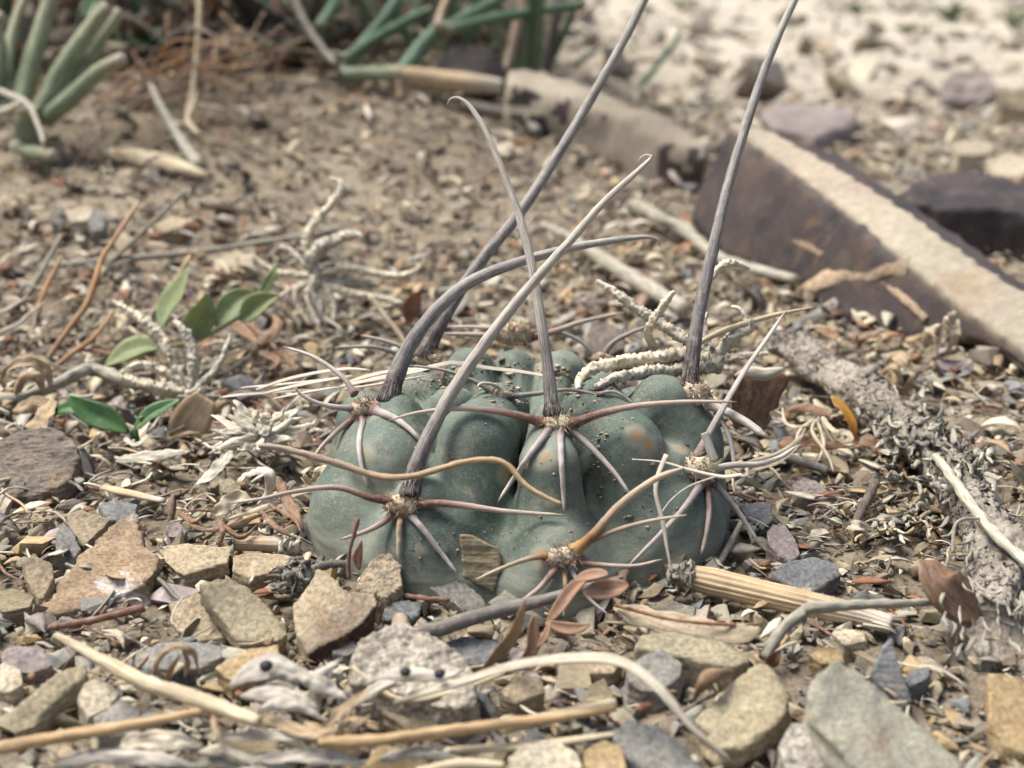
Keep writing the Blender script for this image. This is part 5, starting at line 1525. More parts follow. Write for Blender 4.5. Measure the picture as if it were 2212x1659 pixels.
curls('dark brown dry calyx beside the pale green leaves', [([(505, 690, 6), (530, 715, 8), (560, 745, 8)], 22), ([(500, 705, 6), (535, 725, 8), (570, 735, 8)], 14), ([(520, 680, 8), (545, 705, 8), (575, 730, 8)], 12), ([(540, 760, 5), (570, 740, 8), (600, 700, 10), (590, 680, 10)], 30), ([(575, 790, 5), (590, 760, 8), (620, 770, 8), (640, 800, 6)], 22), ([(560, 760, 8), (600, 780, 8), (580, 800, 6)], 16)], 'leaf_brown')
th = Thing('dead_leaf', 'crumpled brown leaf with a curled grey rim behind the pale broken spine', 'dead leaf', PG(1630, 920))
kl = .238
W = kpath([(1618, 925), (1622, 880), (1636, 835), (1640, 797)], kl)
th.part(MB().leaf(W, 125 * mpp(kl), nrm=(.15, -.95, .2), curl=.3, crink=.20, th=.0003, nu=26, nv=17, prof=[.5, .8, .7, .95, .85, 1, .7], seed=4), 'blade', M['leaf_brown'])
W = kpath([(1588, 812), (1620, 802), (1655, 806), (1692, 796)], kl - .003)
th.part(MB().leaf(W, 30 * mpp(kl), nrm=(0, -.8, .6), curl=-.6, crink=.12, prof=[.3, .9, 1, .9, .3], seed=5), 'rim', M['husk'])
blade('dead_leaf', 'glossy orange-yellow dry leaf under the thick grey branch', 'dead leaf', [(1795, 855, 12), (1815, 880, 10), (1838, 915, 8), (1850, 955, 5)], 44, 'leaf_orange', nrm=(.5, -.8, .2), fold=.3)
curls('reddish brown leaf base with frayed fibres under the grey branch', [([(1690, 905, 5), (1740, 880, 8), (1800, 895, 8)], 34), ([(1680, 960, 3), (1750, 950, 5), (1830, 965, 5)], 40), ([(1840, 960, 4), (1880, 955, 5), (1905, 985, 3)], 34)], 'leaf_brown')
curls('dry frayed flower tassel between cactus and grey branch', [([(1770, 900, 9), (1755, 930, 8), (1790, 985, 5), (1800, 1020, 3)], 10), ([(1765, 905, 9), (1735, 920, 8), (1700, 915, 7), (1690, 880, 9)], 12), ([(1775, 900, 9), (1800, 930, 8), (1830, 930, 8)], 12), ([(1765, 905, 9), (1780, 960, 6), (1765, 1000, 4)], 9), ([(1760, 900, 9), (1725, 935, 7), (1720, 975, 5)], 9), ([(1775, 910, 9), (1810, 960, 5), (1850, 960, 4)], 12), ([(1610, 1000, 5), (1680, 980, 7), (1725, 950, 9), (1740, 925, 10)], 12), ([(1620, 1018, 4), (1680, 1000, 6), (1730, 960, 9)], 8)], 'paper', name='dry_flower', cat='dead flower')
curls('papery cream dried flower beside the reaching thin spine', [([(690, 1045, 6), (660, 1062, 6), (625, 1075, 5), (560, 1100, 4), (480, 1125, 3)], 14), ([(680, 1040, 6), (690, 1015, 9), (715, 1008, 10)], 20), ([(685, 1045, 6), (705, 1025, 9), (718, 1045, 8)], 20), ([(678, 1050, 6), (700, 1060, 6), (716, 1078, 5)], 14), ([(672, 1045, 6), (655, 1025, 9), (672, 1008, 10)], 16)], 'paper', name='dry_flower', cat='dead flower')
curls('white curled peel like a hook among the litter', [([(512, 1040, 5), (545, 1018, 9), (578, 1016, 11), (586, 1040, 9), (575, 1070, 6), (556, 1090, 4)], 30)], 'straw_white', cat='peel')
curls('cream thin scrap behind the reaching spine', [([(468, 1115, 4), (490, 1090, 5), (520, 1075, 6), (545, 1085, 5)], 40)], 'paper', cat='peel')
curls('tangle of dead brown stem scraps between straw stub and cactus', [([(400, 1130, 5), (450, 1145, 6), (500, 1135, 6), (540, 1120, 6), (610, 1095, 6)], 12), ([(440, 1165, 3), (480, 1140, 6), (520, 1160, 5), (560, 1130, 6)], 14), ([(560, 1100, 6), (600, 1140, 6), (640, 1165, 4)], 16), ([(580, 1090, 6), (635, 1120, 6), (650, 1150, 5)], 12), ([(600, 1030, 5), (615, 1070, 6), (640, 1110, 6), (655, 1150, 4)], 30), ([(470, 1185, 3), (480, 1150, 6), (470, 1120, 6)], 14), ([(385, 1105, 4), (420, 1125, 6), (440, 1110, 6)], 16)], 'leaf_brown', cat='dead stem')
curls('shredded grey bark strip hanging under the dry flower head', [([(500, 975, 7), (480, 1000, 6), (450, 1030, 4), (425, 1048, 3)], 34), ([(250, 995, 4), (330, 985, 5), (410, 975, 6)], 26), ([(260, 940, 4), (300, 960, 4), (345, 900, 5)], 12)], 'bark_strip', cat='bark')
blade('dead_leaf', 'small rusty leaflet standing against the cactus flank', 'dead leaf', [(776, 1232), (772, 1205), (778, 1180), (782, 1165)], 22, 'leaf_rust', k=.186, nrm=(.2, -.9, .2), fold=.3)
stick('twig', 'dark red curved stalk standing against the cactus flank', 'twig', [(755, 1250), (752, 1215), (758, 1180), (766, 1150), (772, 1120)], [9, 9, 8, 9, 14], 'twig_red', k=.1865, jit=.4)
stick('twig', 'dark reddish twig lying below the pale clod', 'twig', [(862, 1285, 3), (905, 1292, 3), (970, 1296, 3)], [12, 14, 8], 'twig_red', jit=.5)

# dry grey flower head with radiating shreds
th = Thing('dry_flower', 'shredded grey dry flower head at the root of the wavy twig', 'dead flower', PG(560, 960))
k0 = depth_of(PG(560, 965, .004))
rg = random.Random(8)
for j in range(78):
    a = rg.uniform(.3, 3.6) if j < 60 else rg.uniform(3.6, 6.2)
    L = rg.uniform(70, 125) if abs(math.cos(a)) > .5 else rg.uniform(45, 75)
    if j >= 60:
        L *= .6
    c, s_ = math.cos(a), math.sin(a)
    pts = [(566 + c * L * u + rg.uniform(-6, 6), 945 - s_ * L * .8 * u + rg.uniform(-6, 6) - 10 * u * (1 - u)) for u in (.08, .3, .55, .8, 1)]
    W = kpath(pts, k0 - .006 + rg.uniform(-.003, .004), rg.uniform(-.003, .006))
    th.part(MB().leaf(W, rg.uniform(14, 30) * mpp(k0), nrm=(rg.uniform(-.4, .4), -.75, .6), curl=rg.uniform(-.7, .7), crink=.28, prof=[.5, 1, .9, .8, .5, .15], seed=j), 'bract', M['bract'])
th = Thing('shaggy_bud', 'small dark grey shaggy dry bud between the buff and tan stones', 'dead bud', PG(640, 1285))
c = PG(634, 1250, .005)
ax = Vector((-.6, -.65, .25)).normalized()
e1 = ax.cross(Vector((0, 0, 1))).normalized()
e2 = ax.cross(e1)
rg = random.Random(18)
for j in range(60):
    ph, u = j * 2.4 + rg.uniform(-.4, .4), j / 60
    d = e1 * math.cos(ph) + e2 * math.sin(ph)
    r0 = .0031 * (1 - .55 * u)
    p0 = c - ax * .003 + ax * .0048 * u + d * r0 * .5
    p1 = p0 + d * r0 * .55 + ax * rg.uniform(.0004, .0014)
    p2 = p1 + ax * rg.uniform(.0006, .0018) + d * rg.uniform(-.0006, .0009) + e1 * rg.uniform(-.0005, .0005)
    th.part(MB().leaf([p0, p1, p2], rg.uniform(.0009, .0017), nrm=tuple(ax + d * .4), curl=rg.uniform(-.4, .4), crink=.2, nu=6, nv=3, prof=[.8, 1, .3], th=.00015, seed=j), 'bract', M['twig_dark' if j % 3 else 'twig_grey'])
th.part(MB().tube([c - ax * .0045, c - ax * .001, c + ax * .001], [.001, .0024, .0014], n=12), 'core', M['twig_dark'])
stick('twig', 'scaly dark grey twig leading from the shaggy bud to the cactus', 'twig', [(655, 1240, 5), (700, 1222, 5), (755, 1216, 5)], [16, 18, 14], 'twig_dark', spike=.5, n=12, m=40)

# ------------------------------------------------------------------ thick branch, stump, bark
th = Thing('branch', 'thick grey weathered branch with cracked bark beside the cactus', 'branch', PG(1880, 900))
W = gpath([(1684, 738, 8), (1735, 766, 7.5), (1800, 808, 7), (1860, 850, 7), (1925, 905, 6.5), (1995, 970, 6), (2065, 1050, 6), (2125, 1140, 6), (2160, 1240, 5), (2150, 1350, 3)])
mb = MB().tube(W, wpx(W, [72, 88, 86, 96, 102, 88, 82, 82, 88, 94, 100, 92]), n=72, m=240, jit=.26, spike=.05, seed=5, wob=.3)
for i_ in range(len(mb.v)):
    v = mb.v[i_]
    cr = abs(mnoise.noise((v.x * 420, v.y * 420, v.z * 700)))
    mb.v[i_] = v - Vector((0, -.4, .6)) * (.0009 * max(0, .12 - cr) / .12) + Vector((0, -.4, .6)) * .0006 * mnoise.noise((v.x * 900, v.y * 900, v.z * 900))
th.part(mb, 'wood', M['bark'])
W = gpath([(1862, 826, 9), (1875, 808, 12), (1890, 795, 13)])
th.part(MB().tube(W, wpx(W, [46, 36, 18]), n=20, m=20, jit=.4, spike=.2), 'knot', M['bark'])
rg = random.Random(3)
tw = Thing('lichen_tuft', 'shaggy grey curled shreds covering the low end of the branch', 'lichen', PG(1990, 980))
for j in range(240):
    u = rg.random()
    x = 1895 + 230 * u + rg.gauss(0, 26)
    y = 905 + 170 * u + rg.gauss(0, 38) - 20
    l0 = rg.uniform(2, 11)
    pts = [(x, y, l0 - 1)]
    ang = rg.uniform(0, 6.28)
    for q in range(3):
        ang += rg.uniform(-1.1, 1.1)
        x += math.cos(ang) * rg.uniform(8, 20)
        y += math.sin(ang) * rg.uniform(8, 18)
        pts.append((x, y, l0 + rg.uniform(-1.2, 1.8)))
    W = gpath(pts)
    tw.part(MB().leaf(W, rg.uniform(9, 17) * mpp(.26), nrm=(rg.uniform(-.6, .6), -.6, .6), curl=rg.uniform(-.8, .8), crink=.3, nu=12, nv=5, prof=[.6, 1, .8, .4], seed=j), 'shred', M[['twig_grey', 'bark_strip', 'twig_dark', 'twig_grey'][j % 4]])
tw = Thing('lichen_tuft', 'low sandy grey tuft of curled shreds on the sand by the pinkish stone', 'lichen', PG(1960, 1110))
for j in range(90):
    x = rg.gauss(1960, 55)
    y = rg.gauss(1100, 50)
    l0 = rg.uniform(1.5, 4)
    pts = [(x, y, l0 - 1)]
    ang = rg.uniform(0, 6.28)
    for q in range(3):
        ang += rg.uniform(-1.1, 1.1)
        x += math.cos(ang) * rg.uniform(9, 20)
        y += math.sin(ang) * rg.uniform(6, 13)
        pts.append((x, y, l0 + rg.uniform(-.8, 1)))
    W = gpath(pts)
    tw.part(MB().leaf(W, rg.uniform(6, 11) * mpp(.22), nrm=(rg.uniform(-.6, .6), -.6, .6), curl=rg.uniform(-.8, .8), crink=.3, nu=12, nv=5, prof=[.6, 1, .8, .4], seed=j), 'shred', M[['twig_grey', 'bark_strip', 'twig_tan'][j % 3]])
tw = Thing('lichen_tuft', 'grey fibrous shreds matted over the woody stump', 'lichen', PG(2120, 1250))
for j in range(45):
    x, y = rg.uniform(2040, 2230), rg.uniform(1080, 1400)
    pts = [(x, y, rg.uniform(7, 10))]
    ang = rg.uniform(0.6, 2.2)
    for q in range(3):
        ang += rg.uniform(-.7, .7)
        x += math.cos(ang) * rg.uniform(8, 18)
        y += math.sin(ang) * rg.uniform(8, 18)
        pts.append((x, y, pts[0][2] + rg.uniform(-.5, .8)))
    W = gpath(pts)
    tw.part(MB().leaf(W, rg.uniform(5, 10) * mpp(.2), nrm=(rg.uniform(-.4, .4), -.6, .7), curl=rg.uniform(-.5, .5), crink=.3, nu=12, nv=5, prof=[.5, 1, .8, .3], seed=j), 'shred', M['twig_grey'])
stick('twig', 'pale banded twig slanting over the woody stump', 'twig', [(2022, 985, 14), (2062, 1040, 14), (2105, 1100, 13), (2150, 1155, 12), (2230, 1225, 10)], [20, 24, 24, 22, 22], 'bark_strip', jit=.4, m=60)
stick('twig', 'thin curling tendril on the woody stump', 'twig', [(2058, 1195, 10), (2062, 1140, 13), (2080, 1122, 14), (2118, 1120, 13)], [8, 9, 8, 5], 'twig_grey')
clod('rough grey woody stump half buried in the sand', [(2085, 1150), (2130, 1110), (2180, 1130), (2260, 1190), (2340, 1260), (2350, 1430), (2260, 1470), (2170, 1430), (2100, 1400), (2075, 1330), (2090, 1240)], 6, 12, 'bark', 12, amp=.06, name='woody_stump', cat='stump', div=95, aniso=(1.3, .5, .6))
clod('cracked grey-brown bark chunk lying by the dark green sprig', [(-40, 960), (20, 940), (60, 926), (120, 920), (160, 945), (172, 990), (150, 1040), (90, 1065), (20, 1075), (-40, 1060)], 6, 8, 'bark_dark', 14, amp=.03, name='bark_chunk', cat='bark', div=95, aniso=(.35, 1.2, 1.6))

# ------------------------------------------------------------------ plants on the bank behind
def stems(label, base, lst, name='shrub', cat='shrub', k=None):
    kb = k or depth_of(PG(base[0], base[1], .004))
    th = Thing(name, label, cat, PG(base[0], base[1], 0))
    for j, (pts, w, m, d) in enumerate(lst):
        W = kpath(pts, kb, d)
        th.part(MB().tube(W, wpx(W, w), n=12, m=26, jit=.10, seed=j), 'stem', M[m])
    return th


stems('clump of thick grey-green upright stems on the bank', (70, 330), [
    ([(42, 240), (58, 170), (86, 80), (118, -30)], [46, 42, 38, 36], 'stem_green', .01),
    ([(88, 250), (130, 160), (190, 70), (236, 12)], [44, 42, 40, 30], 'stem_green', 0),
    ([(120, 240), (170, 150), (215, 85), (256, 26)], [38, 38, 36, 28], 'stem_green', .015),
    ([(98, 258), (150, 215), (210, 160), (268, 126)], [42, 40, 36, 28], 'stem_green', -.01),
    ([(20, 240), (15, 150), (30, 60), (60, -20)], [38, 30, 24, 20], 'stem_green', .02),
    ([(-20, 220), (0, 130), (-5, 60), (10, 30)], [36, 34, 30, 26], 'stem_green', .0),
    ([(60, 300), (62, 262), (60, 230)], [60, 60, 50], 'stem_green', -.005),
    ([(36, 322), (75, 330), (118, 336)], [22, 28, 24], 'stem_green', -.02),
    ([(-20, 190), (20, 205), (60, 225), (82, 270), (95, 310)], [16, 14, 12, 10, 8], 'fuzz_grey', -.02),
    ([(-10, 245), (20, 236), (45, 222)], [18, 16, 12], 'fuzz_grey', -.02)])
stems('sprawling jointed deep green shrub stems on the bank edge', (740, 170), [
    ([(740, 164), (800, 162), (868, 160)], [36, 38, 38], 'stem_green', .0),
    ([(866, 162), (905, 110), (958, 52)], [36, 38, 34], 'stem_deep', .01),
    ([(864, 160), (940, 172), (1020, 180), (1085, 186)], [40, 42, 44, 30], 'straw_ribbed', .0),
    ([(738, 160), (780, 100), (830, 40), (868, -20)], [26, 26, 24, 22], 'stem_deep', .03),
    ([(742, 130), (800, 90), (860, 55), (930, 20)], [24, 24, 22, 18], 'stem_deep', .03),
    ([(958, 62), (1020, 30), (1090, -10)], [24, 26, 26], 'stem_deep', .04),
    ([(965, 66), (1060, 42), (1150, 26), (1260, 10)], [22, 24, 24, 22], 'stem_deep', .04),
    ([(945, 60), (955, 20), (975, -20)], [20, 16, 14], 'twig_tan', .02),
    ([(630, -20), (660, 50), (700, 110), (726, 138)], [16, 16, 16, 14], 'twig_grey', -.01),
    ([(690, 60), (715, 20), (740, -20)], [26, 24, 22], 'stem_deep', .03),
    ([(860, 168), (864, 195), (866, 210)], [30, 22, 10], 'twig_tan', -.003)])
stems('thin upright green shoot in front of the pale far gravel', (1380, 195), [([(1376, 196), (1420, 140), (1452, 100), (1470, 66)], [14, 14, 13, 9], 'stem_deep', 0), ([(1240, 140), (1262, 125), (1290, 108)], [14, 14, 10], 'stem_deep', 0)], name='green_shoot', cat='plant')
stems('tangle of fine orange-brown dry stems by the green clump', (300, 210), [([(280 + rnd.uniform(-90, 90), 200 + rnd.uniform(-40, 50)), (360 + rnd.uniform(-90, 90), 160 + rnd.uniform(-60, 60)), (460 + rnd.uniform(-90, 90), 130 + rnd.uniform(-70, 80)), (570 + rnd.uniform(-110, 120), 90 + rnd.uniform(-70, 90))], [5, 5, 4, 3], ['twig_orange', 'twig_red', 'twig_dark', 'twig_tan'][j % 4], rnd.uniform(-.05, .08)) for j in range(26)], name='dry_tangle', cat='dry stems')
stems('straight pale stalk rising through the dry orange tangle', (400, 250), [([(405, 250), (420, 180), (428, 90), (432, -20)], [14, 13, 13, 12], 'straw', .01)], name='dry_stalk', cat='stalk')
sprig('small green weed with narrow leaves in the dry orange tangle', (460, 125), [(450, 120), (470, 105), (490, 90)], [([(450, 112), (490, 100), (540, 86)], 26, -.004, (0, -.6, .8), .3), ([(440, 118), (425, 95), (430, 70)], 26, .002, (.4, -.8, .2), .3), ([(452, 116), (490, 120), (530, 104)], 22, -.002, (0, -.6, .8), .3), ([(470, 90), (500, 70), (520, 55)], 24, .004, (0, -.8, .5), .3)], 'green_dark', depth_of(PG(460, 130)), 12)
sprig('broad dark green weed behind the thick grey-green stems', (290, 130), [(250, 140), (270, 100), (290, 60)], [([(250, 120), (275, 92), (300, 78)], 44, 0, (0, -.8, .5), .2), ([(290, 100), (320, 85), (350, 60)], 34, .004, (0, -.8, .5), .2), ([(190, 40), (200, 15), (215, -10)], 44, .01, (0, -.8, .5), .2), ([(270, 90), (295, 105), (330, 96)], 30, -.004, (0, -.8, .5), .2)], 'green_dark', depth_of(PG(290, 145)), 12)
blade('dry_leaf_blade', 'flattened pale dry stalk lying on the brown bank', 'stalk', [(212, 322, 4), (290, 330, 6), (370, 350, 5), (450, 378, 3)], 44, 'straw', nrm=(0, -.6, .8), curl=-.4, prof=[.5, .9, 1, .8, .3], th=.0006, crink=.12)
stick('twig', 'pale tapering twig standing on the brown bank', 'twig', [(326, 185, 14), (350, 235, 12), (388, 300, 7), (432, 362, 3)], [12, 18, 22, 30], 'twig_grey')
stick('twig', 'dark crooked stick lying below the pale stone bar', 'twig', [(1000, 225, 5), (1060, 240, 5), (1120, 255, 5), (1165, 285, 4)], [22, 26, 24, 20], 'twig_dark')
stick('grass_blade', 'thin bent straw hanging on the brown bank', 'grass', [(425, 190, 12), (418, 225, 8), (405, 260, 5), (430, 290, 3)], [10, 10, 12, 8], 'straw')
curls('crumpled cream dead leaf standing in front of the dark slab', [([(2020, 760, 3), (2040, 720, 10), (2050, 690, 16), (2065, 672, 18)], 40), ([(2000, 750, 3), (2010, 715, 9), (2030, 700, 12)], 30), ([(2040, 770, 2), (2060, 730, 8), (2070, 690, 12)], 24)], 'paper')
curls('pale crumpled leaf scrap behind the grey branch', [([(1915, 800, 4), (1935, 770, 9), (1960, 790, 8), (2000, 800, 5)], 30), ([(1900, 810, 3), (1930, 790, 8), (1950, 830, 4)], 22), ([(1890, 760, 4), (1905, 730, 9), (1925, 720, 9)], 20)], 'leaf_tan')
def bank_litter():
    """dark leaf litter under the plants on the bank"""
    rg = random.Random(78)
    lp = [litter_proto(40 + i, i % 2) for i in range(12)]
    LC = [(.09, .06, .042), (.15, .09, .055), (.06, .046, .036), (.22, .11, .055), (.32, .26, .18), (.12, .105, .085), (.07, .085, .05), (.2, .17, .13)]
    xs, ys, ss, cs = [], [], [], []
    while len(xs) < 2600:
        px, py = rg.uniform(-150, 1230), rg.uniform(-60, 230)
        if rg.random() > sst((220 - py - .05 * px) / 130):
            continue
        p = PG(px, py)
        xs.append(p.x)
        ys.append(p.y)
        ss.append(math.exp(rg.gauss(math.log(.020), .45)))
        cs.append(mul3(LC[rg.randrange(len(LC))], rg.uniform(.7, 1.2)))
    V, F, Cc = scatter(len(xs), lp, xs, ys, ss, cs, lift=.3, tiltsd=.5, flat=(.7, 1.2))
    me = bpy.data.meshes.new('leaf_litter')
    me.from_pydata(V.tolist(), [], F)
    a = me.attributes.new('col', 'FLOAT_COLOR', 'POINT')
    a.data.foreach_set('color', np.hstack([Cc, np.ones((len(Cc), 1), np.float32)]).astype(np.float32).ravel())
    tag(link('leaf_litter', me, M['chip_col']), 'dark brown leaf litter under the plants on the bank', 'leaf litter', kind='stuff')


def crown_sand():
    """sand and crumbs lodged in the crown and creases of the cactus"""
    rg = random.Random(5)
    lo = [chip_proto(500 + i, 9) for i in range(6)]
    P = [(np.array([list(v.co) for v in m.vertices]), [tuple(p.vertices) for p in m.polygons]) for m in lo]
    VV, FF, CC2, off = [], [], [], 0
    spots = [(1080, 812, 120, 20, 330), (1190, 850, 60, 18, 120), (1298, 1000, 16, 50, 90), (900, 818, 50, 14, 90), (1030, 1160, 60, 24, 40), (1390, 1150, 60, 30, 40), (930, 1195, 30, 14, 36), (1320, 905, 40, 14, 40), (1100, 940, 130, 90, 60), (1380, 1050, 90, 80, 50)]
    for cx, cy, sx, sy, n in spots:
        for _ in range(n):
            x, y = rg.gauss(cx, sx), rg.gauss(cy, sy)
            h = body_hit(x, y)
            if h is None:
                continue
            c = PK(x, y, h - .0001)
            s = math.exp(rg.gauss(math.log(.00055), .45)) * (1.6 if n > 100 else 1)
            V, F = P[rg.randrange(6)]
            W = V * s + np.array(c)
            VV.append(W)
            FF.extend([tuple(q + off for q in f) for f in F])
            col = mul3([(.40, .31, .2), (.3, .22, .14), (.5, .43, .32), (.22, .15, .1)][rg.randrange(4)], rg.uniform(.8, 1.1))
            CC2.append(np.tile(np.array(col, np.float32), (len(V), 1)))
            off += len(V)
    Cc = np.vstack(CC2)
    me = bpy.data.meshes.new('sand')
    me.from_pydata(np.vstack(VV).tolist(), [], FF)
    a = me.attributes.new('col', 'FLOAT_COLOR', 'POINT')
    a.data.foreach_set('color', np.hstack([Cc, np.ones((len(Cc), 1), np.float32)]).astype(np.float32).ravel())
    tag(link('sand', me, M['chip_col']), 'sand and crumbs lodged in the cactus crown and creases', 'sand', kind='stuff')


crown_sand()
stems('mat of thin dark dead stems along the top of the bank', (620, 60), [([(x0, y0), (x0 + rnd.uniform(20, 80), y0 - rnd.uniform(10, 60)), (x0 + rnd.uniform(40, 180), y0 - rnd.uniform(20, 130))], [rnd.uniform(6, 16), 9, 5], ['twig_dark', 'twig_dark', 'twig_red', 'stem_deep', 'twig_tan'][j % 5], rnd.uniform(-.02, .08)) for j, (x0, y0) in enumerate([(rnd.uniform(120, 1150), rnd.uniform(20, 130)) for _ in range(80)])], name='dry_shrub', cat='shrub')
def shade_shrub(label, x0, x1, y0, y1, n, seed):  # rods added to rise out of view and shade the bank
    rg = random.Random(seed)
    b = Vector(((x0 + x1) / 2, (y0 + y1) / 2, 0))
    b.z = terrain(b.x, b.y)
    th = Thing('shrub', label, 'shrub', b)
    for j in range(n):
        x, y = rg.uniform(x0, x1), rg.uniform(y0, y1)
        p = Vector((x, y, terrain(x, y) - .003))
        d = Vector((rg.gauss(0, .45), rg.gauss(-.1, .4), 1)).normalized()
        L = rg.uniform(.10, .26)
        bend = Vector((rg.gauss(0, .03), rg.gauss(0, .03), 0))
        r = rg.uniform(.0016, .0032)
        th.part(MB().tube([p, p + d * L * .4 + bend * .5, p + d * L + bend], [r * 1.1, r, r * .6], n=8, m=16, jit=.15, seed=j), 'stem', M[['stem_deep', 'stem_deep', 'stem_green', 'twig_dark', 'twig_tan'][j % 5]])
    return th


shade_shrub('dense shrub of deep green rods added to shade the top of the bank', -.28, .02, .62, .80, 90, 1)
shade_shrub('dense shrub of deep green rods added for shade behind the thick grey-green clump', -.52, -.26, .56, .78, 70, 2)
# low grey-green tufts far out on the slope
for j, (px, py, w) in enumerate([(2050, 42, 60), (1850, 30, 44), (2190, 60, 60), (1480, 28, 50), (1690, 55, 34), (1960, 75, 40)]):
    p = PG(px, py)
    k = depth_of(p)
    th = Thing('scrub_tuft', 'low grey-green scrub tuft on the far pale slope', 'shrub', p, 'scrub tufts on the far slope')
    s = w * mpp(k)
    for q in range(26):
        a, r = rnd.uniform(0, 6.28), rnd.random() ** .6
        tip = p + Vector((math.cos(a) * r * s, math.sin(a) * r * s, s * (.9 - .4 * r) * rnd.uniform(.5, 1.1)))
        th.part(MB().tube([p + Vector((math.cos(a), math.sin(a), 0)) * s * .1, (p + tip) / 2 + Vector((0, 0, s * .1)), tip], [s * .05, s * .07, s * .03], n=5, m=7), 'stem', M['stem_green'])

# ------------------------------------------------------------------ loose straw and leaf scraps
rp = random.Random(21)
PL = [('straw', 'straw_white', 'bleached thin straw scrap on the gravel', 'bleached straw scraps'), ('straw', 'straw', 'pale yellow thin straw scrap on the gravel', 'yellow straw scraps'), ('twig', 'twig_grey', 'short grey twig scrap on the gravel', 'grey twig scraps'), ('twig', 'twig_dark', 'short dark twig scrap on the gravel', 'dark twig scraps'), ('twig', 'twig_red', 'short reddish twig scrap on the gravel', 'reddish twig scraps'), ('twig', 'twig_tan', 'short crooked tan twig scrap on the gravel', 'tan twig scraps')]
cnt = 0
while cnt < 290:
    px, py = (rp.uniform(0, 2212), rp.uniform(470, 1640)) if cnt < 190 else (rp.uniform(-20, 680), rp.uniform(540, 1060))
    if 620 < px < 1620 and 700 < py < 1340:
        continue
    if py > 1150 and rp.random() < .55:
        continue
    nm, mt, lab, grp = PL[rp.randrange(len(PL))]
    L, a = rp.uniform(30, 120) * (1 if py > 700 else .7), rp.uniform(-1, 1)
    c, s_ = math.cos(a), math.sin(a) * .6
    lf = rp.uniform(1.5, 4.5)
    pts = [(px + c * L * (u - .5) + rp.uniform(-5, 5), py + s_ * L * (u - .5) + rp.uniform(-4, 4), lf + rp.uniform(-.6, .6)) for u in (0, .35, .7, 1)]
    w = rp.uniform(5, 11)
    q_ = PG(px, py)
    stick(nm, lab.replace('on the gravel', 'near ' + near(q_)), nm, pts, [w * .8, w, w * .9, w * .5], mt, group=grp, n=6, m=14, jit=.3, flat=rp.uniform(.5, 1), seed=cnt)
    cnt += 1
PL = [('leaf_brown', 'curled brown leaf scrap among the gravel', 'brown leaf scraps'), ('leaf_tan', 'curled tan leaf scrap among the gravel', 'tan leaf scraps'), ('leaf_rust', 'small rust-red leaf scrap among the gravel', 'rust-red leaf scraps'), ('husk', 'pale grey husk scrap among the gravel', 'grey husk scraps'), ('bark_strip', 'shredded bark scrap among the gravel', 'bark scraps')]
cnt = 0
while cnt < 150:
    px, py = rp.uniform(0, 2212), rp.uniform(470, 1600)
    if 640 < px < 1600 and 700 < py < 1330:
        continue
    if py > 1200 and rp.random() < .6:
        continue
    mt, lab, grp = PL[rp.randrange(len(PL))]
    L, a = rp.uniform(22, 58), rp.uniform(-3, 3)
    c, s_ = math.cos(a), math.sin(a) * .6
    lf = rp.uniform(1.0, 3.0)
    pts = [(px + c * L * (u - .5), py + s_ * L * (u - .5), lf + 2 * u * (1 - u) * rp.uniform(0, 4)) for u in (0, .3, .7, 1)]
    q_ = PG(px, py)
    blade('leaf_scrap', lab.replace('among the gravel', 'near ' + near(q_)), 'leaf scrap', pts, rp.uniform(12, 26), mt, group=grp, nrm=(rp.uniform(-.5, .5), rp.uniform(-.8, 0), .7), curl=rp.uniform(-.8, .8), crink=.15, nu=9, nv=5, prof=[.3, .9, 1, .7, .2], seed=cnt)
    cnt += 1


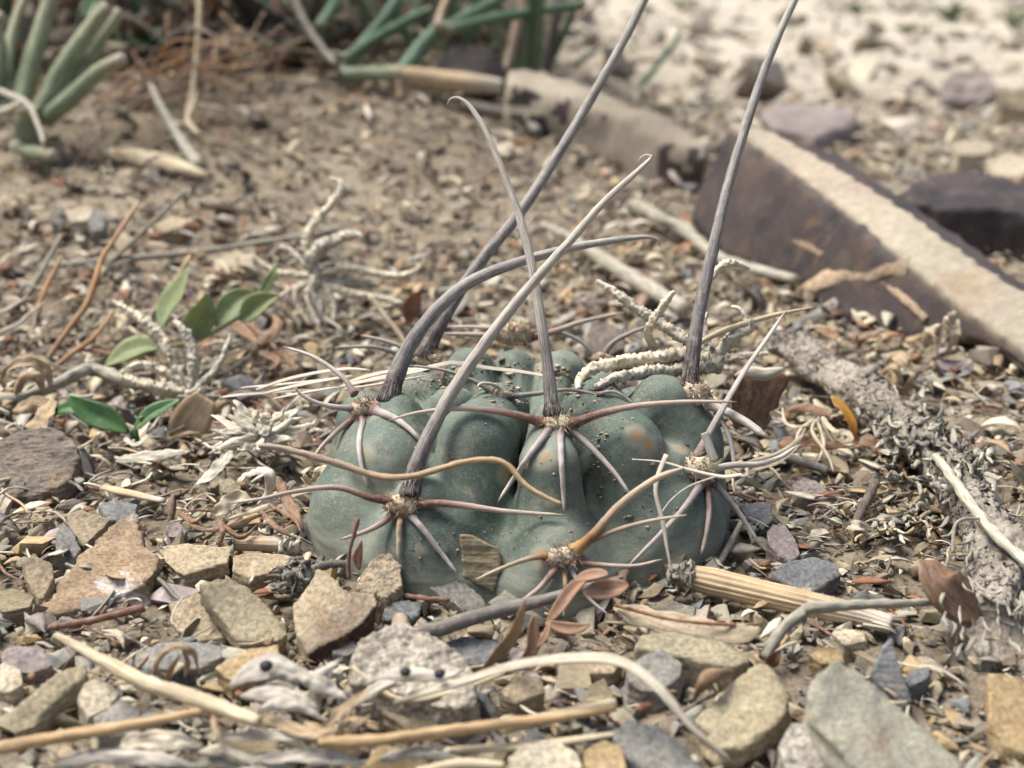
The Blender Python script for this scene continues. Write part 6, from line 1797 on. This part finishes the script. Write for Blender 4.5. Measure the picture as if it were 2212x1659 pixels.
def litter_proto(seed, kind):
    rg = random.Random(seed)
    bm = bmesh.new()
    n = 5
    w = .07 if kind == 0 else rg.uniform(.28, .5)
    b1, b2 = rg.uniform(-.25, .25), rg.uniform(-.2, .3)
    rows = []
    for i in range(n):
        u = i / (n - 1)
        ww = w * (1 if kind == 0 else math.sin(math.pi * min(.97, max(.06, u)) ** .9)) * .5
        y, z = b1 * math.sin(u * 3), b2 * u * (1 - u) * 3
        t = .03
        rows.append([bm.verts.new((u - .5, y + sy * ww, z + sz * t + (0 if kind == 0 else .25 * abs(sy) * ww))) for sy, sz in ((-1, 0), (0, 1), (1, 0), (0, -1))])
    for i in range(n - 1):
        for j in range(4):
            bm.faces.new((rows[i][j], rows[i][(j + 1) % 4], rows[i + 1][(j + 1) % 4], rows[i + 1][j]))
    bm.faces.new(rows[0][::-1])
    bm.faces.new(rows[-1])
    bmesh.ops.recalc_face_normals(bm, faces=bm.faces)
    me = bpy.data.meshes.new('litter')
    bm.to_mesh(me)
    bm.free()
    return me


def fine_litter(n):
    rg = random.Random(77)
    lp = [litter_proto(i, i % 2) for i in range(14)]
    LC = [(.50, .42, .29), (.58, .52, .41), (.54, .46, .33), (.46, .41, .32), (.22, .19, .16), (.13, .11, .09), (.24, .11, .06), (.36, .26, .15), (.34, .31, .26), (.2, .14, .1)]
    xs, ys, ss, cs = [], [], [], []
    while len(xs) < n:
        y = math.exp(rg.uniform(math.log(.11), math.log(.75)))
        x = rg.uniform(-1, 1) * .62 * (y + .04)
        if (x - CC.x) ** 2 + (y - CC.y) ** 2 < .034 ** 2:
            continue
        # litter gathers round the cactus and towards the bank, less in the open stones
        if rg.random() > .35 + .65 * sst((y - .17) / .06):
            continue
        xs.append(x)
        ys.append(y)
        ss.append(min(.0085, math.exp(rg.gauss(math.log(.0042), .45))) * (y / .22) ** .6)
        cs.append(mul3(LC[rg.randrange(len(LC))], rg.uniform(.7, 1.2)))
    V, F, Cc = scatter(n, lp, xs, ys, ss, cs, lift=.28, tiltsd=.25, flat=(.7, 1.2))
    me = bpy.data.meshes.new('plant_litter')
    me.from_pydata(V.tolist(), [], F)
    a = me.attributes.new('col', 'FLOAT_COLOR', 'POINT')
    a.data.foreach_set('color', np.hstack([Cc, np.ones((len(Cc), 1), np.float32)]).astype(np.float32).ravel())
    o = link('plant_litter', me, M['chip_col'])
    tag(o, 'fine dry chaff and fibres scattered between the stones', 'litter', kind='stuff')


fine_litter(8800)

bank_litter()
